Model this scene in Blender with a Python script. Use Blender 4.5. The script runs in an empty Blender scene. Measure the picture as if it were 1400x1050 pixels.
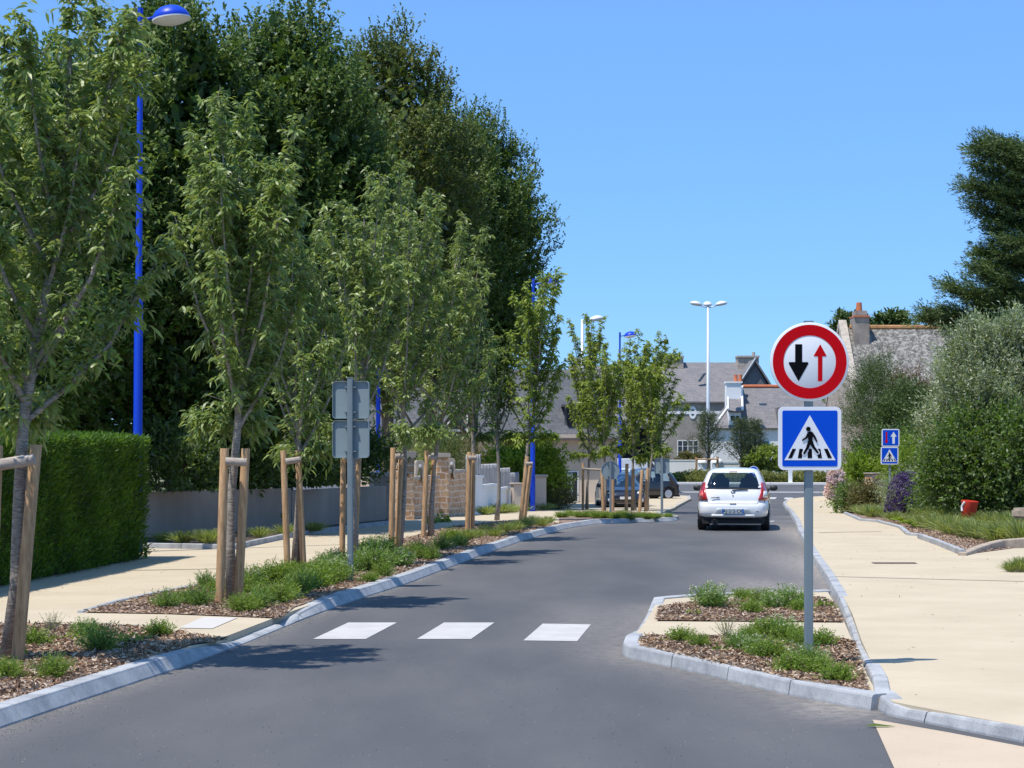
import bpy, bmesh, math, random
import numpy as np
from mathutils import Vector, Matrix, Euler
random.seed(7)
R = math.radians
S = bpy.context.scene
COL = S.collection
H = 1.95          # camera height above the near road
F = 2500.0        # focal length in photo pixels (photo 1400 wide)
PYH = 615.0       # horizon row in the photo

# ---------------------------------------------------------------- camera
cd = bpy.data.cameras.new('camera')
cam = bpy.data.objects.new('camera', cd)
COL.objects.link(cam)
cam.location = (0, 0, H)
cam.rotation_euler = (R(90), 0, 0)
cd.sensor_width = 36
cd.lens = F / 1400 * 36
cd.shift_y = (PYH - 525) / 1400
cd.clip_start = 0.1
cd.clip_end = 6000
S.camera = cam
# ---------------------------------------------------------------- light
SUN_EL, SUN_A = 67.0, 36.0       # elevation; angle of the sun from straight left towards the camera
sv = Vector((-math.cos(R(SUN_EL)) * math.cos(R(SUN_A)), -math.cos(R(SUN_EL)) * math.sin(R(SUN_A)), math.sin(R(SUN_EL))))
sl = bpy.data.lights.new('sun', 'SUN')
sl.energy = 4.3
sl.angle = R(0.53)
sl.color = (1.0, 0.95, 0.87)
so = bpy.data.objects.new('sun', sl)
COL.objects.link(so)
so.rotation_euler = sv.to_track_quat('Z', 'Y').to_euler()
so.location = (-20, -10, 40)
W = bpy.data.worlds.new('World')
S.world = W
W.use_nodes = True
wn = W.node_tree
sky = wn.nodes.new('ShaderNodeTexSky')
sky.sky_type = 'NISHITA'
sky.sun_disc = False
sky.sun_elevation = R(SUN_EL)
sky.sun_rotation = math.atan2(sv.x, sv.y)
sky.altitude = 0
sky.air_density = 1.0
sky.dust_density = 0.0
sky.ozone_density = 5.0
hs = wn.nodes.new('ShaderNodeMix'); hs.data_type = 'RGBA'; hs.blend_type = 'MULTIPLY'
hs.inputs[0].default_value = 1.0
hs.inputs[7].default_value = (0.56, 0.86, 1.32, 1)
mk = wn.nodes.new('ShaderNodeMix'); mk.data_type = 'RGBA'; mk.inputs[0].default_value = 0.5
mk.inputs[7].default_value = (1.72, 3.6, 6.4, 1)
bg = wn.nodes['Background']
bg.inputs[1].default_value = 0.115
wn.links.new(sky.outputs[0], hs.inputs[6])
wn.links.new(hs.outputs[2], mk.inputs[6])
wn.links.new(mk.outputs[2], bg.inputs[0])
S.view_settings.view_transform = 'Standard'
S.view_settings.look = 'None'
S.view_settings.gamma = 1
S.view_settings.exposure = 0.4
S.cycles.max_bounces = 6
S.cycles.transparent_max_bounces = 10
S.cycles.sample_clamp_indirect = 6

# ---------------------------------------------------------------- ground profile and pixel helpers
KN = [(-50, 0.0), (48, 0.0), (76, -0.55), (150, -0.85), (4000, -0.85)]
def G(y):
    for (a, za), (b, zb) in zip(KN, KN[1:]):
        if y <= b:
            return za + (zb - za) * (y - a) / (b - a)
    return KN[-1][1]
def P(px, py, dz=0.0):
    """ground point (height dz over the road level) seen at a photo pixel"""
    y = 20.0
    for _ in range(60):
        y = 0.5 * y + 0.5 * (H - G(y) - dz) * F / max(py - PYH, 1)
    return ((px - 700) / F * y, y)
def A(px, Y, py=None):
    x = (px - 700) / F * Y
    return x if py is None else (x, Y, H - (py - PYH) / F * Y)

# ---------------------------------------------------------------- tagging
def tag(o, label=None, cat=None, group=None, kind=None):
    if label: o['label'] = label
    if cat: o['category'] = cat
    if group: o['group'] = group
    if kind: o['kind'] = kind
    return o
def empty(name, loc=(0, 0, 0), rz=0.0, label=None, cat=None, group=None):
    o = bpy.data.objects.new(name, None)
    COL.objects.link(o)
    o.location = loc
    o.rotation_euler = (0, 0, rz)
    return tag(o, label, cat, group)
def kids(o):
    return [c for c in bpy.data.objects if c.parent == o]
def copy_tree(o, parent=None, ch=None):
    c = o.copy()
    COL.objects.link(c)
    c.parent = parent
    for k in (kids(o) if ch is None else ch.get(o.name, [])):
        copy_tree(k, c, ch)
    return c

# ---------------------------------------------------------------- mesh builder
class MB:
    def __init__(s):
        s.v = []; s.f = []
    def box(s, a, b, m=None):
        x0, y0, z0 = a; x1, y1, z1 = b
        n = len(s.v)
        p = [(x0,y0,z0),(x1,y0,z0),(x1,y1,z0),(x0,y1,z0),(x0,y0,z1),(x1,y0,z1),(x1,y1,z1),(x0,y1,z1)]
        if m is not None: p = [tuple(m @ Vector(q)) for q in p]
        s.v += p
        s.f += [tuple(n+i for i in q) for q in ((0,3,2,1),(4,5,6,7),(0,1,5,4),(1,2,6,5),(2,3,7,6),(3,0,4,7))]
        return s
    def cbox(s, c, d, m=None):
        return s.box(tuple(c[i]-d[i]/2 for i in range(3)), tuple(c[i]+d[i]/2 for i in range(3)), m)
    def tube(s, pts, rad, seg=8, cap=True):
        pts = [Vector(p) for p in pts]
        if not hasattr(rad, '__len__'): rad = [rad]*len(pts)
        n0 = len(s.v)
        up = Vector((0.13, 0.97, 0.2))
        for i, p in enumerate(pts):
            t = (pts[min(i+1, len(pts)-1)] - pts[max(i-1, 0)]).normalized()
            a = t.cross(up)
            if a.length < 0.05: a = t.cross(Vector((1, 0, 0)))
            a.normalize(); b = t.cross(a)
            for k in range(seg):
                w = 2*math.pi*k/seg
                s.v.append(tuple(p + (a*math.cos(w) + b*math.sin(w))*rad[i]))
        for i in range(len(pts)-1):
            for k in range(seg):
                k2 = (k+1) % seg
                s.f.append((n0+i*seg+k, n0+i*seg+k2, n0+(i+1)*seg+k2, n0+(i+1)*seg+k))
        if cap:
            s.f.append(tuple(n0+k for k in range(seg))[::-1])
            s.f.append(tuple(n0+(len(pts)-1)*seg+k for k in range(seg)))
        return s
    def lathe(s, prof, seg=24, c=(0,0,0), sx=1.0, sy=1.0):
        n0 = len(s.v)
        for r, z in prof:
            for k in range(seg):
                w = 2*math.pi*k/seg
                s.v.append((c[0]+r*math.cos(w)*sx, c[1]+r*math.sin(w)*sy, c[2]+z))
        for i in range(len(prof)-1):
            for k in range(seg):
                k2 = (k+1) % seg
                s.f.append((n0+i*seg+k, n0+i*seg+k2, n0+(i+1)*seg+k2, n0+(i+1)*seg+k))
        s.f.append(tuple(n0+k for k in range(seg))[::-1])
        s.f.append(tuple(n0+(len(prof)-1)*seg+k for k in range(seg)))
        return s
    def prism(s, pts, y0, y1):
        """outline in x,z (seen from -y) extruded along y"""
        n0 = len(s.v); n = len(pts)
        s.v += [(x, y0, z) for x, z in pts] + [(x, y1, z) for x, z in pts]
        s.f.append(tuple(n0+i for i in range(n)))
        s.f.append(tuple(n0+n+i for i in range(n))[::-1])
        for i in range(n):
            j = (i+1) % n
            s.f.append((n0+j, n0+i, n0+n+i, n0+n+j))
        return s
    def face(s, *pts):
        n0 = len(s.v)
        s.v += [tuple(p) for p in pts]
        s.f.append(tuple(range(n0, n0+len(pts))))
        return s
    def build(s, name, mat, parent=None, smooth=False, bevel=0.0, loc=None):
        me = bpy.data.meshes.new(name)
        me.from_pydata(s.v, [], s.f)
        bm = bmesh.new(); bm.from_mesh(me)
        bmesh.ops.recalc_face_normals(bm, faces=bm.faces)
        if bevel:
            bmesh.ops.bevel(bm, geom=[e for e in bm.edges if len(e.link_faces) == 2 and e.calc_face_angle(0) > 0.6], offset=bevel, segments=2, affect='EDGES', clamp_overlap=True)
        bm.to_mesh(me); bm.free()
        me.materials.append(mat)
        if smooth:
            for p in me.polygons: p.use_smooth = True
            if smooth == 2: me.set_sharp_from_angle(angle=R(40))
        o = bpy.data.objects.new(name, me)
        COL.objects.link(o)
        if parent is not None: o.parent = parent
        if loc is not None: o.location = loc
        return o

def poly_sheet(name, pts, dz, mat, kind='structure', skirt=0.0):
    """flat polygon (world x,y points) laid dz above the road profile, with an optional skirt down"""
    bm = bmesh.new()
    vs = [bm.verts.new((x, y, 0)) for x, y in pts]
    f = bm.faces.new(vs)
    bmesh.ops.triangulate(bm, faces=[f])
    for yk in (48, 60, 76, 100, 150):
        geom = bm.verts[:] + bm.edges[:] + bm.faces[:]
        bmesh.ops.bisect_plane(bm, geom=geom, plane_co=(0, yk, 0), plane_no=(0, 1, 0))
    if skirt:
        be = [e for e in bm.edges if len(e.link_faces) == 1]
        r = bmesh.ops.extrude_edge_only(bm, edges=be)
        low = {v for v in r['geom'] if isinstance(v, bmesh.types.BMVert)}
    else: low = set()
    for v in bm.verts:
        v.co.z = G(v.co.y) + dz - (skirt if v in low else 0)
    bmesh.ops.recalc_face_normals(bm, faces=bm.faces)
    top = [q for q in bm.faces if abs(q.normal.z) > 0.5]
    if top and top[0].normal.z < 0:
        bmesh.ops.reverse_faces(bm, faces=bm.faces)
    me = bpy.data.meshes.new(name)
    bm.to_mesh(me); bm.free()
    me.materials.append(mat)
    o = bpy.data.objects.new(name, me)
    COL.objects.link(o)
    if kind: o['kind'] = kind
    return o

# ---------------------------------------------------------------- materials
def nodes(name):
    m = bpy.data.materials.new(name); m.use_nodes = True
    nt = m.node_tree
    return m, nt, nt.nodes['Principled BSDF'], nt.nodes['Material Output']
def N(nt, t, **kw):
    n = nt.nodes.new(t)
    for k, v in kw.items():
        if k.startswith('i_'):
            key = k[2:]
            key = int(key) if key.isdigit() else key.replace('_', ' ')
            n.inputs[key].default_value = v
        else: setattr(n, k, v)
    return n
def ramp(nt, src, stops):
    r = nt.nodes.new('ShaderNodeValToRGB')
    while len(r.color_ramp.elements) < len(stops): r.color_ramp.elements.new(0.5)
    for e, (p, c) in zip(r.color_ramp.elements, stops):
        e.position = p; e.color = (*c, 1) if len(c) == 3 else c
    nt.links.new(src, r.inputs[0])
    return r.outputs[0]
def coord(nt, scale=(1, 1, 1), obj=True):
    tc = nt.nodes.new('ShaderNodeTexCoord')
    mp = nt.nodes.new('ShaderNodeMapping'); mp.inputs['Scale'].default_value = scale
    nt.links.new(tc.outputs['Object' if obj else 'Generated'], mp.inputs[0])
    return mp.outputs[0]
def noise(nt, vec, scale, detail=4, rough=0.6, out=0):
    n = N(nt, 'ShaderNodeTexNoise', i_Scale=scale, i_Detail=detail, i_Roughness=rough)
    nt.links.new(vec, n.inputs['Vector'])
    return n.outputs[out]
def mixc(nt, fac, a, b, mode='MIX'):
    m = nt.nodes.new('ShaderNodeMix'); m.data_type = 'RGBA'; m.blend_type = mode
    for sock, v in ((m.inputs[0], fac), (m.inputs[6], a), (m.inputs[7], b)):
        if hasattr(v, 'links'): nt.links.new(v, sock)
        elif isinstance(v, (int, float)): sock.default_value = v
        else: sock.default_value = (*v, 1)
    return m.outputs[2]
def bump(nt, bs, h, strength=0.3, dist=0.01):
    b = N(nt, 'ShaderNodeBump', i_Strength=strength, i_Distance=dist)
    nt.links.new(h, b.inputs['Height'])
    nt.links.new(b.outputs[0], bs.inputs['Normal'])
def M_plain(name, c, rough=0.5, metal=0.0, var=0.12, scale=6.0, coat=0.0, bmp=0.0, stretch=(1, 1, 1), spec=0.5):
    m, nt, bs, out = nodes(name)
    v = coord(nt, stretch)
    n = noise(nt, v, scale)
    lo = tuple(x*(1-var) for x in c); hi = tuple(min(1, x*(1+var)) for x in c)
    col = ramp(nt, n, [(0.3, lo), (0.7, hi)])
    nt.links.new(col, bs.inputs['Base Color'])
    bs.inputs['Roughness'].default_value = rough
    bs.inputs['Metallic'].default_value = metal
    bs.inputs['Coat Weight'].default_value = coat
    bs.inputs['Specular IOR Level'].default_value = spec
    if bmp: bump(nt, bs, noise(nt, v, scale*6), bmp, 0.01)
    return m
def M_leaf(name, cols, trans=0.35, rough=0.5, under=None, spec=0.35):
    """cols: dark, mid, light per-leaf colours picked by the leaf's own random value"""
    m, nt, bs, out = nodes(name)
    at = N(nt, 'ShaderNodeAttribute', attribute_name='rnd')
    n = len(cols)
    col = ramp(nt, at.outputs['Fac'], [(i/(n-1), c) for i, c in enumerate(cols)])
    big = ramp(nt, noise(nt, coord(nt), 1.1, 2), [(0.3, (0.8, 0.82, 0.84)), (0.72, (1.2, 1.16, 1.02))])
    col = mixc(nt, 1.0, col, big, 'MULTIPLY')
    if under:
        ge = nt.nodes.new('ShaderNodeNewGeometry')
        col = mixc(nt, ge.outputs['Backfacing'], col, under)
    nt.links.new(col, bs.inputs['Base Color'])
    bs.inputs['Roughness'].default_value = rough
    bs.inputs['Specular IOR Level'].default_value = spec
    tr = nt.nodes.new('ShaderNodeBsdfTranslucent')
    tc = mixc(nt, 1.0, col, (1.7, 1.75, 0.6), 'MULTIPLY')
    nt.links.new(tc, tr.inputs[0])
    mx = nt.nodes.new('ShaderNodeMixShader'); mx.inputs[0].default_value = trans
    nt.links.new(bs.outputs[0], mx.inputs[1]); nt.links.new(tr.outputs[0], mx.inputs[2])
    nt.links.new(mx.outputs[0], out.inputs[0])
    return m

def M_asphalt():
    m, nt, bs, out = nodes('asphalt')
    v = coord(nt)
    fine = noise(nt, v, 160, 3, 0.7)
    agg = ramp(nt, fine, [(0.3, (0.069, 0.069, 0.073)), (0.7, (0.122, 0.121, 0.122))])
    big = ramp(nt, noise(nt, coord(nt, (0.5, 0.16, 1)), 1.6, 5, 0.55), [(0.35, (0.82, 0.83, 0.86)), (0.68, (1.14, 1.12, 1.1))])
    col = mixc(nt, 1.0, agg, big, 'MULTIPLY')
    vo = N(nt, 'ShaderNodeTexVoronoi', i_Scale=48.0); nt.links.new(v, vo.inputs['Vector'])
    sp = ramp(nt, vo.outputs['Distance'], [(0.04, (1, 1, 1)), (0.07, (0, 0, 0))])
    thin = ramp(nt, noise(nt, v, 0.9, 2), [(0.5, (0, 0, 0)), (0.62, (1, 1, 1))])
    sp = mixc(nt, 1.0, sp, thin, 'MULTIPLY')
    col = mixc(nt, sp, col, (0.22, 0.215, 0.21))
    at = N(nt, 'ShaderNodeAttribute', attribute_name='dust')
    dn = ramp(nt, noise(nt, v, 9, 5, 0.7), [(0.3, (0.15, 0.15, 0.15)), (0.7, (1, 1, 1))])
    dust = mixc(nt, 1.0, at.outputs['Color'], dn, 'MULTIPLY')
    col = mixc(nt, dust, col, (0.34, 0.30, 0.26))
    nt.links.new(col, bs.inputs['Base Color'])
    bs.inputs['Roughness'].default_value = 0.85
    bs.inputs['Specular IOR Level'].default_value = 0.3
    bump(nt, bs, fine, 0.5, 0.004)
    return m
def M_beige(name='beige_paving', base=(0.495, 0.42, 0.305)):
    m, nt, bs, out = nodes(name)
    v = coord(nt)
    fine = noise(nt, v, 190, 3, 0.75)
    c = ramp(nt, fine, [(0.25, tuple(x*0.72 for x in base)), (0.5, base), (0.78, tuple(min(1, x*1.22) for x in base))])
    big = ramp(nt, noise(nt, coord(nt, (0.7, 0.9, 1)), 1.1, 6, 0.65), [(0.3, (0.90, 0.885, 0.87)), (0.7, (1.05, 1.05, 1.05))])
    c = mixc(nt, 1.0, c, big, 'MULTIPLY')
    vo = N(nt, 'ShaderNodeTexVoronoi', i_Scale=7.0); nt.links.new(v, vo.inputs['Vector'])
    sp = ramp(nt, vo.outputs['Distance'], [(0.035, (1, 1, 1)), (0.06, (0, 0, 0))])
    thin = ramp(nt, noise(nt, v, 2.2, 2), [(0.46, (0, 0, 0)), (0.52, (1, 1, 1))])
    sp = mixc(nt, 1.0, sp, thin, 'MULTIPLY')
    c = mixc(nt, sp, c, (0.16, 0.12, 0.08))
    nt.links.new(c, bs.inputs['Base Color'])
    bs.inputs['Roughness'].default_value = 0.95
    bs.inputs['Specular IOR Level'].default_value = 0.15
    bump(nt, bs, fine, 0.4, 0.003)
    return m
def M_granite():
    m, nt, bs, out = nodes('kerb_granite')
    v = coord(nt)
    f = noise(nt, v, 120, 3, 0.75)
    c = ramp(nt, f, [(0.3, (0.28, 0.29, 0.30)), (0.7, (0.47, 0.48, 0.49))])
    st = ramp(nt, noise(nt, v, 3.2, 6, 0.7), [(0.34, (0.66, 0.66, 0.68)), (0.6, (1.08, 1.07, 1.05))])
    c = mixc(nt, 1.0, c, st, 'MULTIPLY')
    nt.links.new(c, bs.inputs['Base Color'])
    bs.inputs['Roughness'].default_value = 0.8
    bump(nt, bs, f, 0.4, 0.003)
    return m
def M_mulch(name='mulch'):
    m, nt, bs, out = nodes(name)
    v = coord(nt)
    vo = N(nt, 'ShaderNodeTexVoronoi', i_Scale=34.0, i_Randomness=1.0)
    nt.links.new(coord(nt, (1, 0.55, 1)), vo.inputs['Vector'])
    sep = N(nt, 'ShaderNodeSeparateColor'); nt.links.new(vo.outputs['Color'], sep.inputs[0])
    c = ramp(nt, sep.outputs[0], [(0.0, (0.07, 0.042, 0.028)), (0.35, (0.17, 0.10, 0.065)), (0.7, (0.27, 0.18, 0.125)), (1.0, (0.46, 0.36, 0.28))])
    nt.links.new(c, bs.inputs['Base Color'])
    bs.inputs['Roughness'].default_value = 0.9
    bump(nt, bs, vo.outputs['Distance'], 0.8, 0.02)
    return m
def M_bark(name, c0, c1, st=(1, 1, 5), sc=9):
    m, nt, bs, out = nodes(name)
    v = coord(nt, st)
    n = noise(nt, v, sc, 6, 0.7)
    c = ramp(nt, n, [(0.35, c0), (0.65, c1)])
    nt.links.new(c, bs.inputs['Base Color'])
    bs.inputs['Roughness'].default_value = 0.85
    bump(nt, bs, n, 0.6, 0.01)
    return m
def M_brick(name, c1, c2, mortar, scale, bw, rh, ms=0.02, wall_axis='xz', rough=0.85, sq=0.5):
    """stone, slate or block courses; coordinates in metres of the object"""
    m, nt, bs, out = nodes(name)
    tc = nt.nodes.new('ShaderNodeTexCoord')
    se = nt.nodes.new('ShaderNodeSeparateXYZ'); nt.links.new(tc.outputs['Object'], se.inputs[0])
    co = nt.nodes.new('ShaderNodeCombineXYZ')
    ad = N(nt, 'ShaderNodeMath', operation='ADD')
    nt.links.new(se.outputs[0], ad.inputs[0]); nt.links.new(se.outputs[1], ad.inputs[1])
    nt.links.new(ad.outputs[0], co.inputs[0]); nt.links.new(se.outputs[2], co.inputs[1])
    dn = noise(nt, tc.outputs['Object'], 3.0, 3, 0.6, out=1)
    wob = N(nt, 'ShaderNodeVectorMath', operation='MULTIPLY_ADD')
    nt.links.new(dn, wob.inputs[0]); wob.inputs[1].default_value = (sq*0.12, sq*0.12, 0); nt.links.new(co.outputs[0], wob.inputs[2])
    b = N(nt, 'ShaderNodeTexBrick', i_Scale=scale, i_Mortar_Size=ms, i_Brick_Width=bw, i_Row_Height=rh)
    b.inputs['Color1'].default_value = (*c1, 1); b.inputs['Color2'].default_value = (*c2, 1); b.inputs['Mortar'].default_value = (*mortar, 1)
    nt.links.new(wob.outputs[0], b.inputs['Vector'])
    va = ramp(nt, noise(nt, tc.outputs['Object'], 7, 5, 0.7), [(0.3, (0.7, 0.7, 0.72)), (0.7, (1.25, 1.22, 1.18))])
    c = mixc(nt, 1.0, b.outputs['Color'], va, 'MULTIPLY')
    nt.links.new(c, bs.inputs['Base Color'])
    bs.inputs['Roughness'].default_value = rough
    bump(nt, bs, b.outputs['Fac'], -0.4, 0.01)
    return m
def M_lichen_roof():
    m, nt, bs, out = nodes('lichen_slate')
    v = coord(nt)
    n = noise(nt, v, 5.5, 5, 0.8)
    c = ramp(nt, n, [(0.40, (0.07, 0.065, 0.06)), (0.5, (0.16, 0.15, 0.135)), (0.62, (0.36, 0.35, 0.31))])
    nt.links.new(c, bs.inputs['Base Color'])
    bs.inputs['Roughness'].default_value = 0.9
    return m
def M_glass(name, tint=(0.78, 0.86, 0.84), fac=0.5):
    m, nt, bs, out = nodes(name)
    nt.nodes.remove(bs)
    t = nt.nodes.new('ShaderNodeBsdfTransparent'); t.inputs[0].default_value = (*tint, 1)
    g = nt.nodes.new('ShaderNodeBsdfGlossy'); g.inputs['Roughness'].default_value = 0.03
    g.inputs[0].default_value = (0.9, 0.95, 1, 1)
    lw = N(nt, 'ShaderNodeLayerWeight', i_Blend=0.5)
    pw = N(nt, 'ShaderNodeMath', operation='POWER'); nt.links.new(lw.outputs['Facing'], pw.inputs[0]); pw.inputs[1].default_value = 3.0
    fr = N(nt, 'ShaderNodeMath', operation='MULTIPLY_ADD'); nt.links.new(pw.outputs[0], fr.inputs[0]); fr.inputs[1].default_value = 0.6; fr.inputs[2].default_value = 0.07
    mx = nt.nodes.new('ShaderNodeMixShader')
    nt.links.new(fr.outputs[0], mx.inputs[0]); nt.links.new(t.outputs[0], mx.inputs[1]); nt.links.new(g.outputs[0], mx.inputs[2])
    nt.links.new(mx.outputs[0], out.inputs[0])
    return m
def M_paint(name, c, coat=1.0, rough=0.35, metal=0.0):
    m, nt, bs, out = nodes(name)
    n = noise(nt, coord(nt), 2.5, 3)
    col = ramp(nt, n, [(0.3, tuple(x*0.95 for x in c)), (0.7, tuple(min(1, x*1.03) for x in c))])
    nt.links.new(col, bs.inputs['Base Color'])
    bs.inputs['Roughness'].default_value = rough
    bs.inputs['Coat Weight'].default_value = coat
    bs.inputs['Coat Roughness'].default_value = 0.05
    bs.inputs['Metallic'].default_value = metal
    return m

asphalt = M_asphalt(); beige = M_beige(); granite = M_granite(); mulchm = M_mulch()
dropbeige = M_beige('pale_drive_paving', (0.50, 0.405, 0.30))
earth = M_plain('garden_earth', (0.10, 0.11, 0.05), 0.95, var=0.4, scale=2)
def M_marking():
    m, nt, bs, out = nodes('road_marking_white')
    v = coord(nt)
    c = ramp(nt, noise(nt, v, 2.5, 6, 0.7), [(0.3, (0.41, 0.39, 0.37)), (0.65, (0.50, 0.48, 0.46))])
    w = ramp(nt, noise(nt, v, 45, 5, 0.8), [(0.60, (0, 0, 0)), (0.68, (0.7, 0.7, 0.7))])
    c = mixc(nt, w, c, (0.16, 0.155, 0.155))
    nt.links.new(c, bs.inputs['Base Color']); bs.inputs['Roughness'].default_value = 0.8
    return m
whiteline = M_marking()
slabm = M_plain('pale_slab', (0.50, 0.47, 0.43), 0.9, var=0.1, scale=60)
stakewood = M_bark('stake_wood', (0.30, 0.17, 0.08), (0.56, 0.36, 0.19), (1, 1, 0.12), 30)
barwood = M_bark('weathered_wood', (0.26, 0.21, 0.17), (0.46, 0.39, 0.33), (0.2, 1, 1), 30)
youngbark = M_bark('young_bark', (0.13, 0.105, 0.08), (0.40, 0.35, 0.29), (1, 1, 4), 14)
oldbark = M_bark('old_bark', (0.05, 0.04, 0.03), (0.15, 0.12, 0.09), (1, 1, 0.3), 8)
signgrey = M_plain('sign_back_grey', (0.22, 0.28, 0.30), 0.5, 0.0, var=0.05, scale=3)
postgrey = M_plain('post_grey', (0.19, 0.235, 0.255), 0.45, 0.2, var=0.05, scale=3, stretch=(1, 1, 0.2))
signwhite = M_plain('sign_white', (0.74, 0.75, 0.77), 0.5, var=0.02, scale=3)
signred = M_plain('sign_red', (0.52, 0.001, 0.006), 0.6, var=0.03, scale=3, spec=0.1)
signblue = M_plain('sign_blue', (0.001, 0.07, 0.56), 0.6, var=0.04, scale=3, spec=0.1)
signblack = M_plain('sign_black', (0.003, 0.003, 0.005), 0.7, var=0.02, scale=3, spec=0.08)
lampblue = M_plain('lamp_blue', (0.006, 0.05, 0.50), 0.4, var=0.08, scale=2, spec=0.3, stretch=(1, 1, 0.3))
lampwhite = M_plain('lamp_white', (0.62, 0.63, 0.64), 0.5, var=0.05)
galv = M_plain('galvanised', (0.55, 0.58, 0.60), 0.45, 0.3, var=0.08)
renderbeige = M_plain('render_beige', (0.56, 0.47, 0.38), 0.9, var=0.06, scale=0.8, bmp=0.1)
renderwhite = M_plain('render_white', (0.80, 0.80, 0.79), 0.9, var=0.04, scale=0.8)
rendergrey = M_plain('render_grey', (0.30, 0.27, 0.235), 0.9, var=0.18, scale=1.2)
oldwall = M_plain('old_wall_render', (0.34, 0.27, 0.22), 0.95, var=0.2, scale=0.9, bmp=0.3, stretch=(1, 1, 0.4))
slate = M_brick('slate', (0.085, 0.092, 0.108), (0.115, 0.12, 0.135), (0.07, 0.075, 0.085), 1.0, 0.34, 0.17, 0.008, sq=0.2)
slatewarm = M_brick('slate_grey', (0.165, 0.16, 0.168), (0.205, 0.195, 0.195), (0.15, 0.145, 0.15), 1.0, 0.5, 0.25, 0.01, sq=0.2)
lichen = M_lichen_roof()
stone = M_brick('rubble_stone', (0.42, 0.235, 0.12), (0.58, 0.39, 0.235), (0.64, 0.56, 0.47), 1.0, 0.34, 0.17, 0.014, sq=1.3)
stonegrey = M_brick('grey_stone', (0.34, 0.27, 0.21), (0.46, 0.39, 0.31), (0.5, 0.47, 0.42), 1.0, 0.5, 0.28, 0.012, sq=1.0)
capstone = M_plain('cap_stone', (0.42, 0.37, 0.31), 0.9, var=0.25, scale=5)
terracotta = M_plain('terracotta', (0.50, 0.15, 0.065), 0.85, var=0.2, scale=4)
darkvoid = M_plain('dark_interior', (0.015, 0.017, 0.02), 0.7, var=0.1)
woodgrey = M_bark('picket_grey', (0.20, 0.20, 0.21), (0.42, 0.42, 0.43), (1, 1, 0.2), 14)
tyre = M_plain('rubber', (0.014, 0.014, 0.015), 0.8, var=0.2, scale=20)
blackplastic = M_plain('black_plastic', (0.014, 0.014, 0.016), 0.55, var=0.1, scale=10)
alloy = M_plain('alloy', (0.55, 0.56, 0.58), 0.3, 0.7, var=0.05)
glassm = M_glass('car_glass')
housegl = M_plain('window_glass', (0.03, 0.04, 0.055), 0.08, var=0.3, scale=2, coat=1.0)
chrome = M_plain('chrome', (0.6, 0.6, 0.62), 0.12, 1.0, var=0.02)
rednylon = M_plain('red_plastic', (0.62, 0.035, 0.025), 0.4, var=0.06, coat=0.3)
# ================================================================= setting
def near_kerb_dist(lines, x, y):
    d = 1e9
    for ln in lines:
        for (x0, y0), (x1, y1) in zip(ln, ln[1:]):
            dx, dy = x1-x0, y1-y0
            t = max(0, min(1, ((x-x0)*dx+(y-y0)*dy)/(dx*dx+dy*dy+1e-9)))
            d = min(d, math.hypot(x-x0-t*dx, y-y0-t*dy))
    return d
# kerb lines at road level (photo pixels -> world)
LKpx = [(-150, 1052, .12), (0, 996, .12), (100, 962, .12), (245, 914, .12), (290, 897, .085), (332, 881, .03), (395, 855, .03), (425, 843, .08), (455, 832, .12), (483, 822, .12), (560, 797, .12), (591, 785, .12),
        (659, 759, .12), (716, 739, .12), (775, 723, .12), (812, 717, .12), (870, 715, .12), (922, 713, .12)]
LK = [P(a, b) for a, b, c in LKpx]
LKh = [c for a, b, c in LKpx]
NOSEpx = [(922, 713), (928, 710), (918, 707), (903, 705)]
SIDEpx = [(903, 705), (925, 695), (945, 684), (944, 680)]
RKpx = [(1400, 1016, .1), (1300, 996, .09), (1240, 984, .07), (1212, 978, .09), (1192, 966, .12)]
RK2px = [(1192, 966, .12), (1190, 945, .12), (1168, 890, .06), (1157, 852, .06), (1145, 825, .1), (1128, 795, .12), (1108, 763, .12), (1090, 729, .12), (1078, 700, .12), (1070, 690, .12), (1076, 685, .1), (1100, 682, .1), (1136, 680, .1), (1300, 677, .1)]
RK = [P(a, b) for a, b, c in RKpx]; RKh = [c for a, b, c in RKpx]
RK2 = [P(a, b) for a, b, c in RK2px]; RK2h = [c for a, b, c in RK2px]
ISpx = [(1191, 972, .12), (1089, 953, .12), (1020, 937, .12), (960, 922, .12), (905, 910, .12), (856, 900, .12), (849, 896, .12), (853, 885, .12), (868, 868, .05), (880, 850, .05), (888, 836, .1), (892, 829, .12), (954, 824, .12), (1127, 818, .12)]
IS = [P(a, b) for a, b, c in ISpx]; ISh = [c for a, b, c in ISpx]
SIDE = [P(a, b) for a, b in SIDEpx]; NOSE = [P(a, b) for a, b in NOSEpx]

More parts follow.
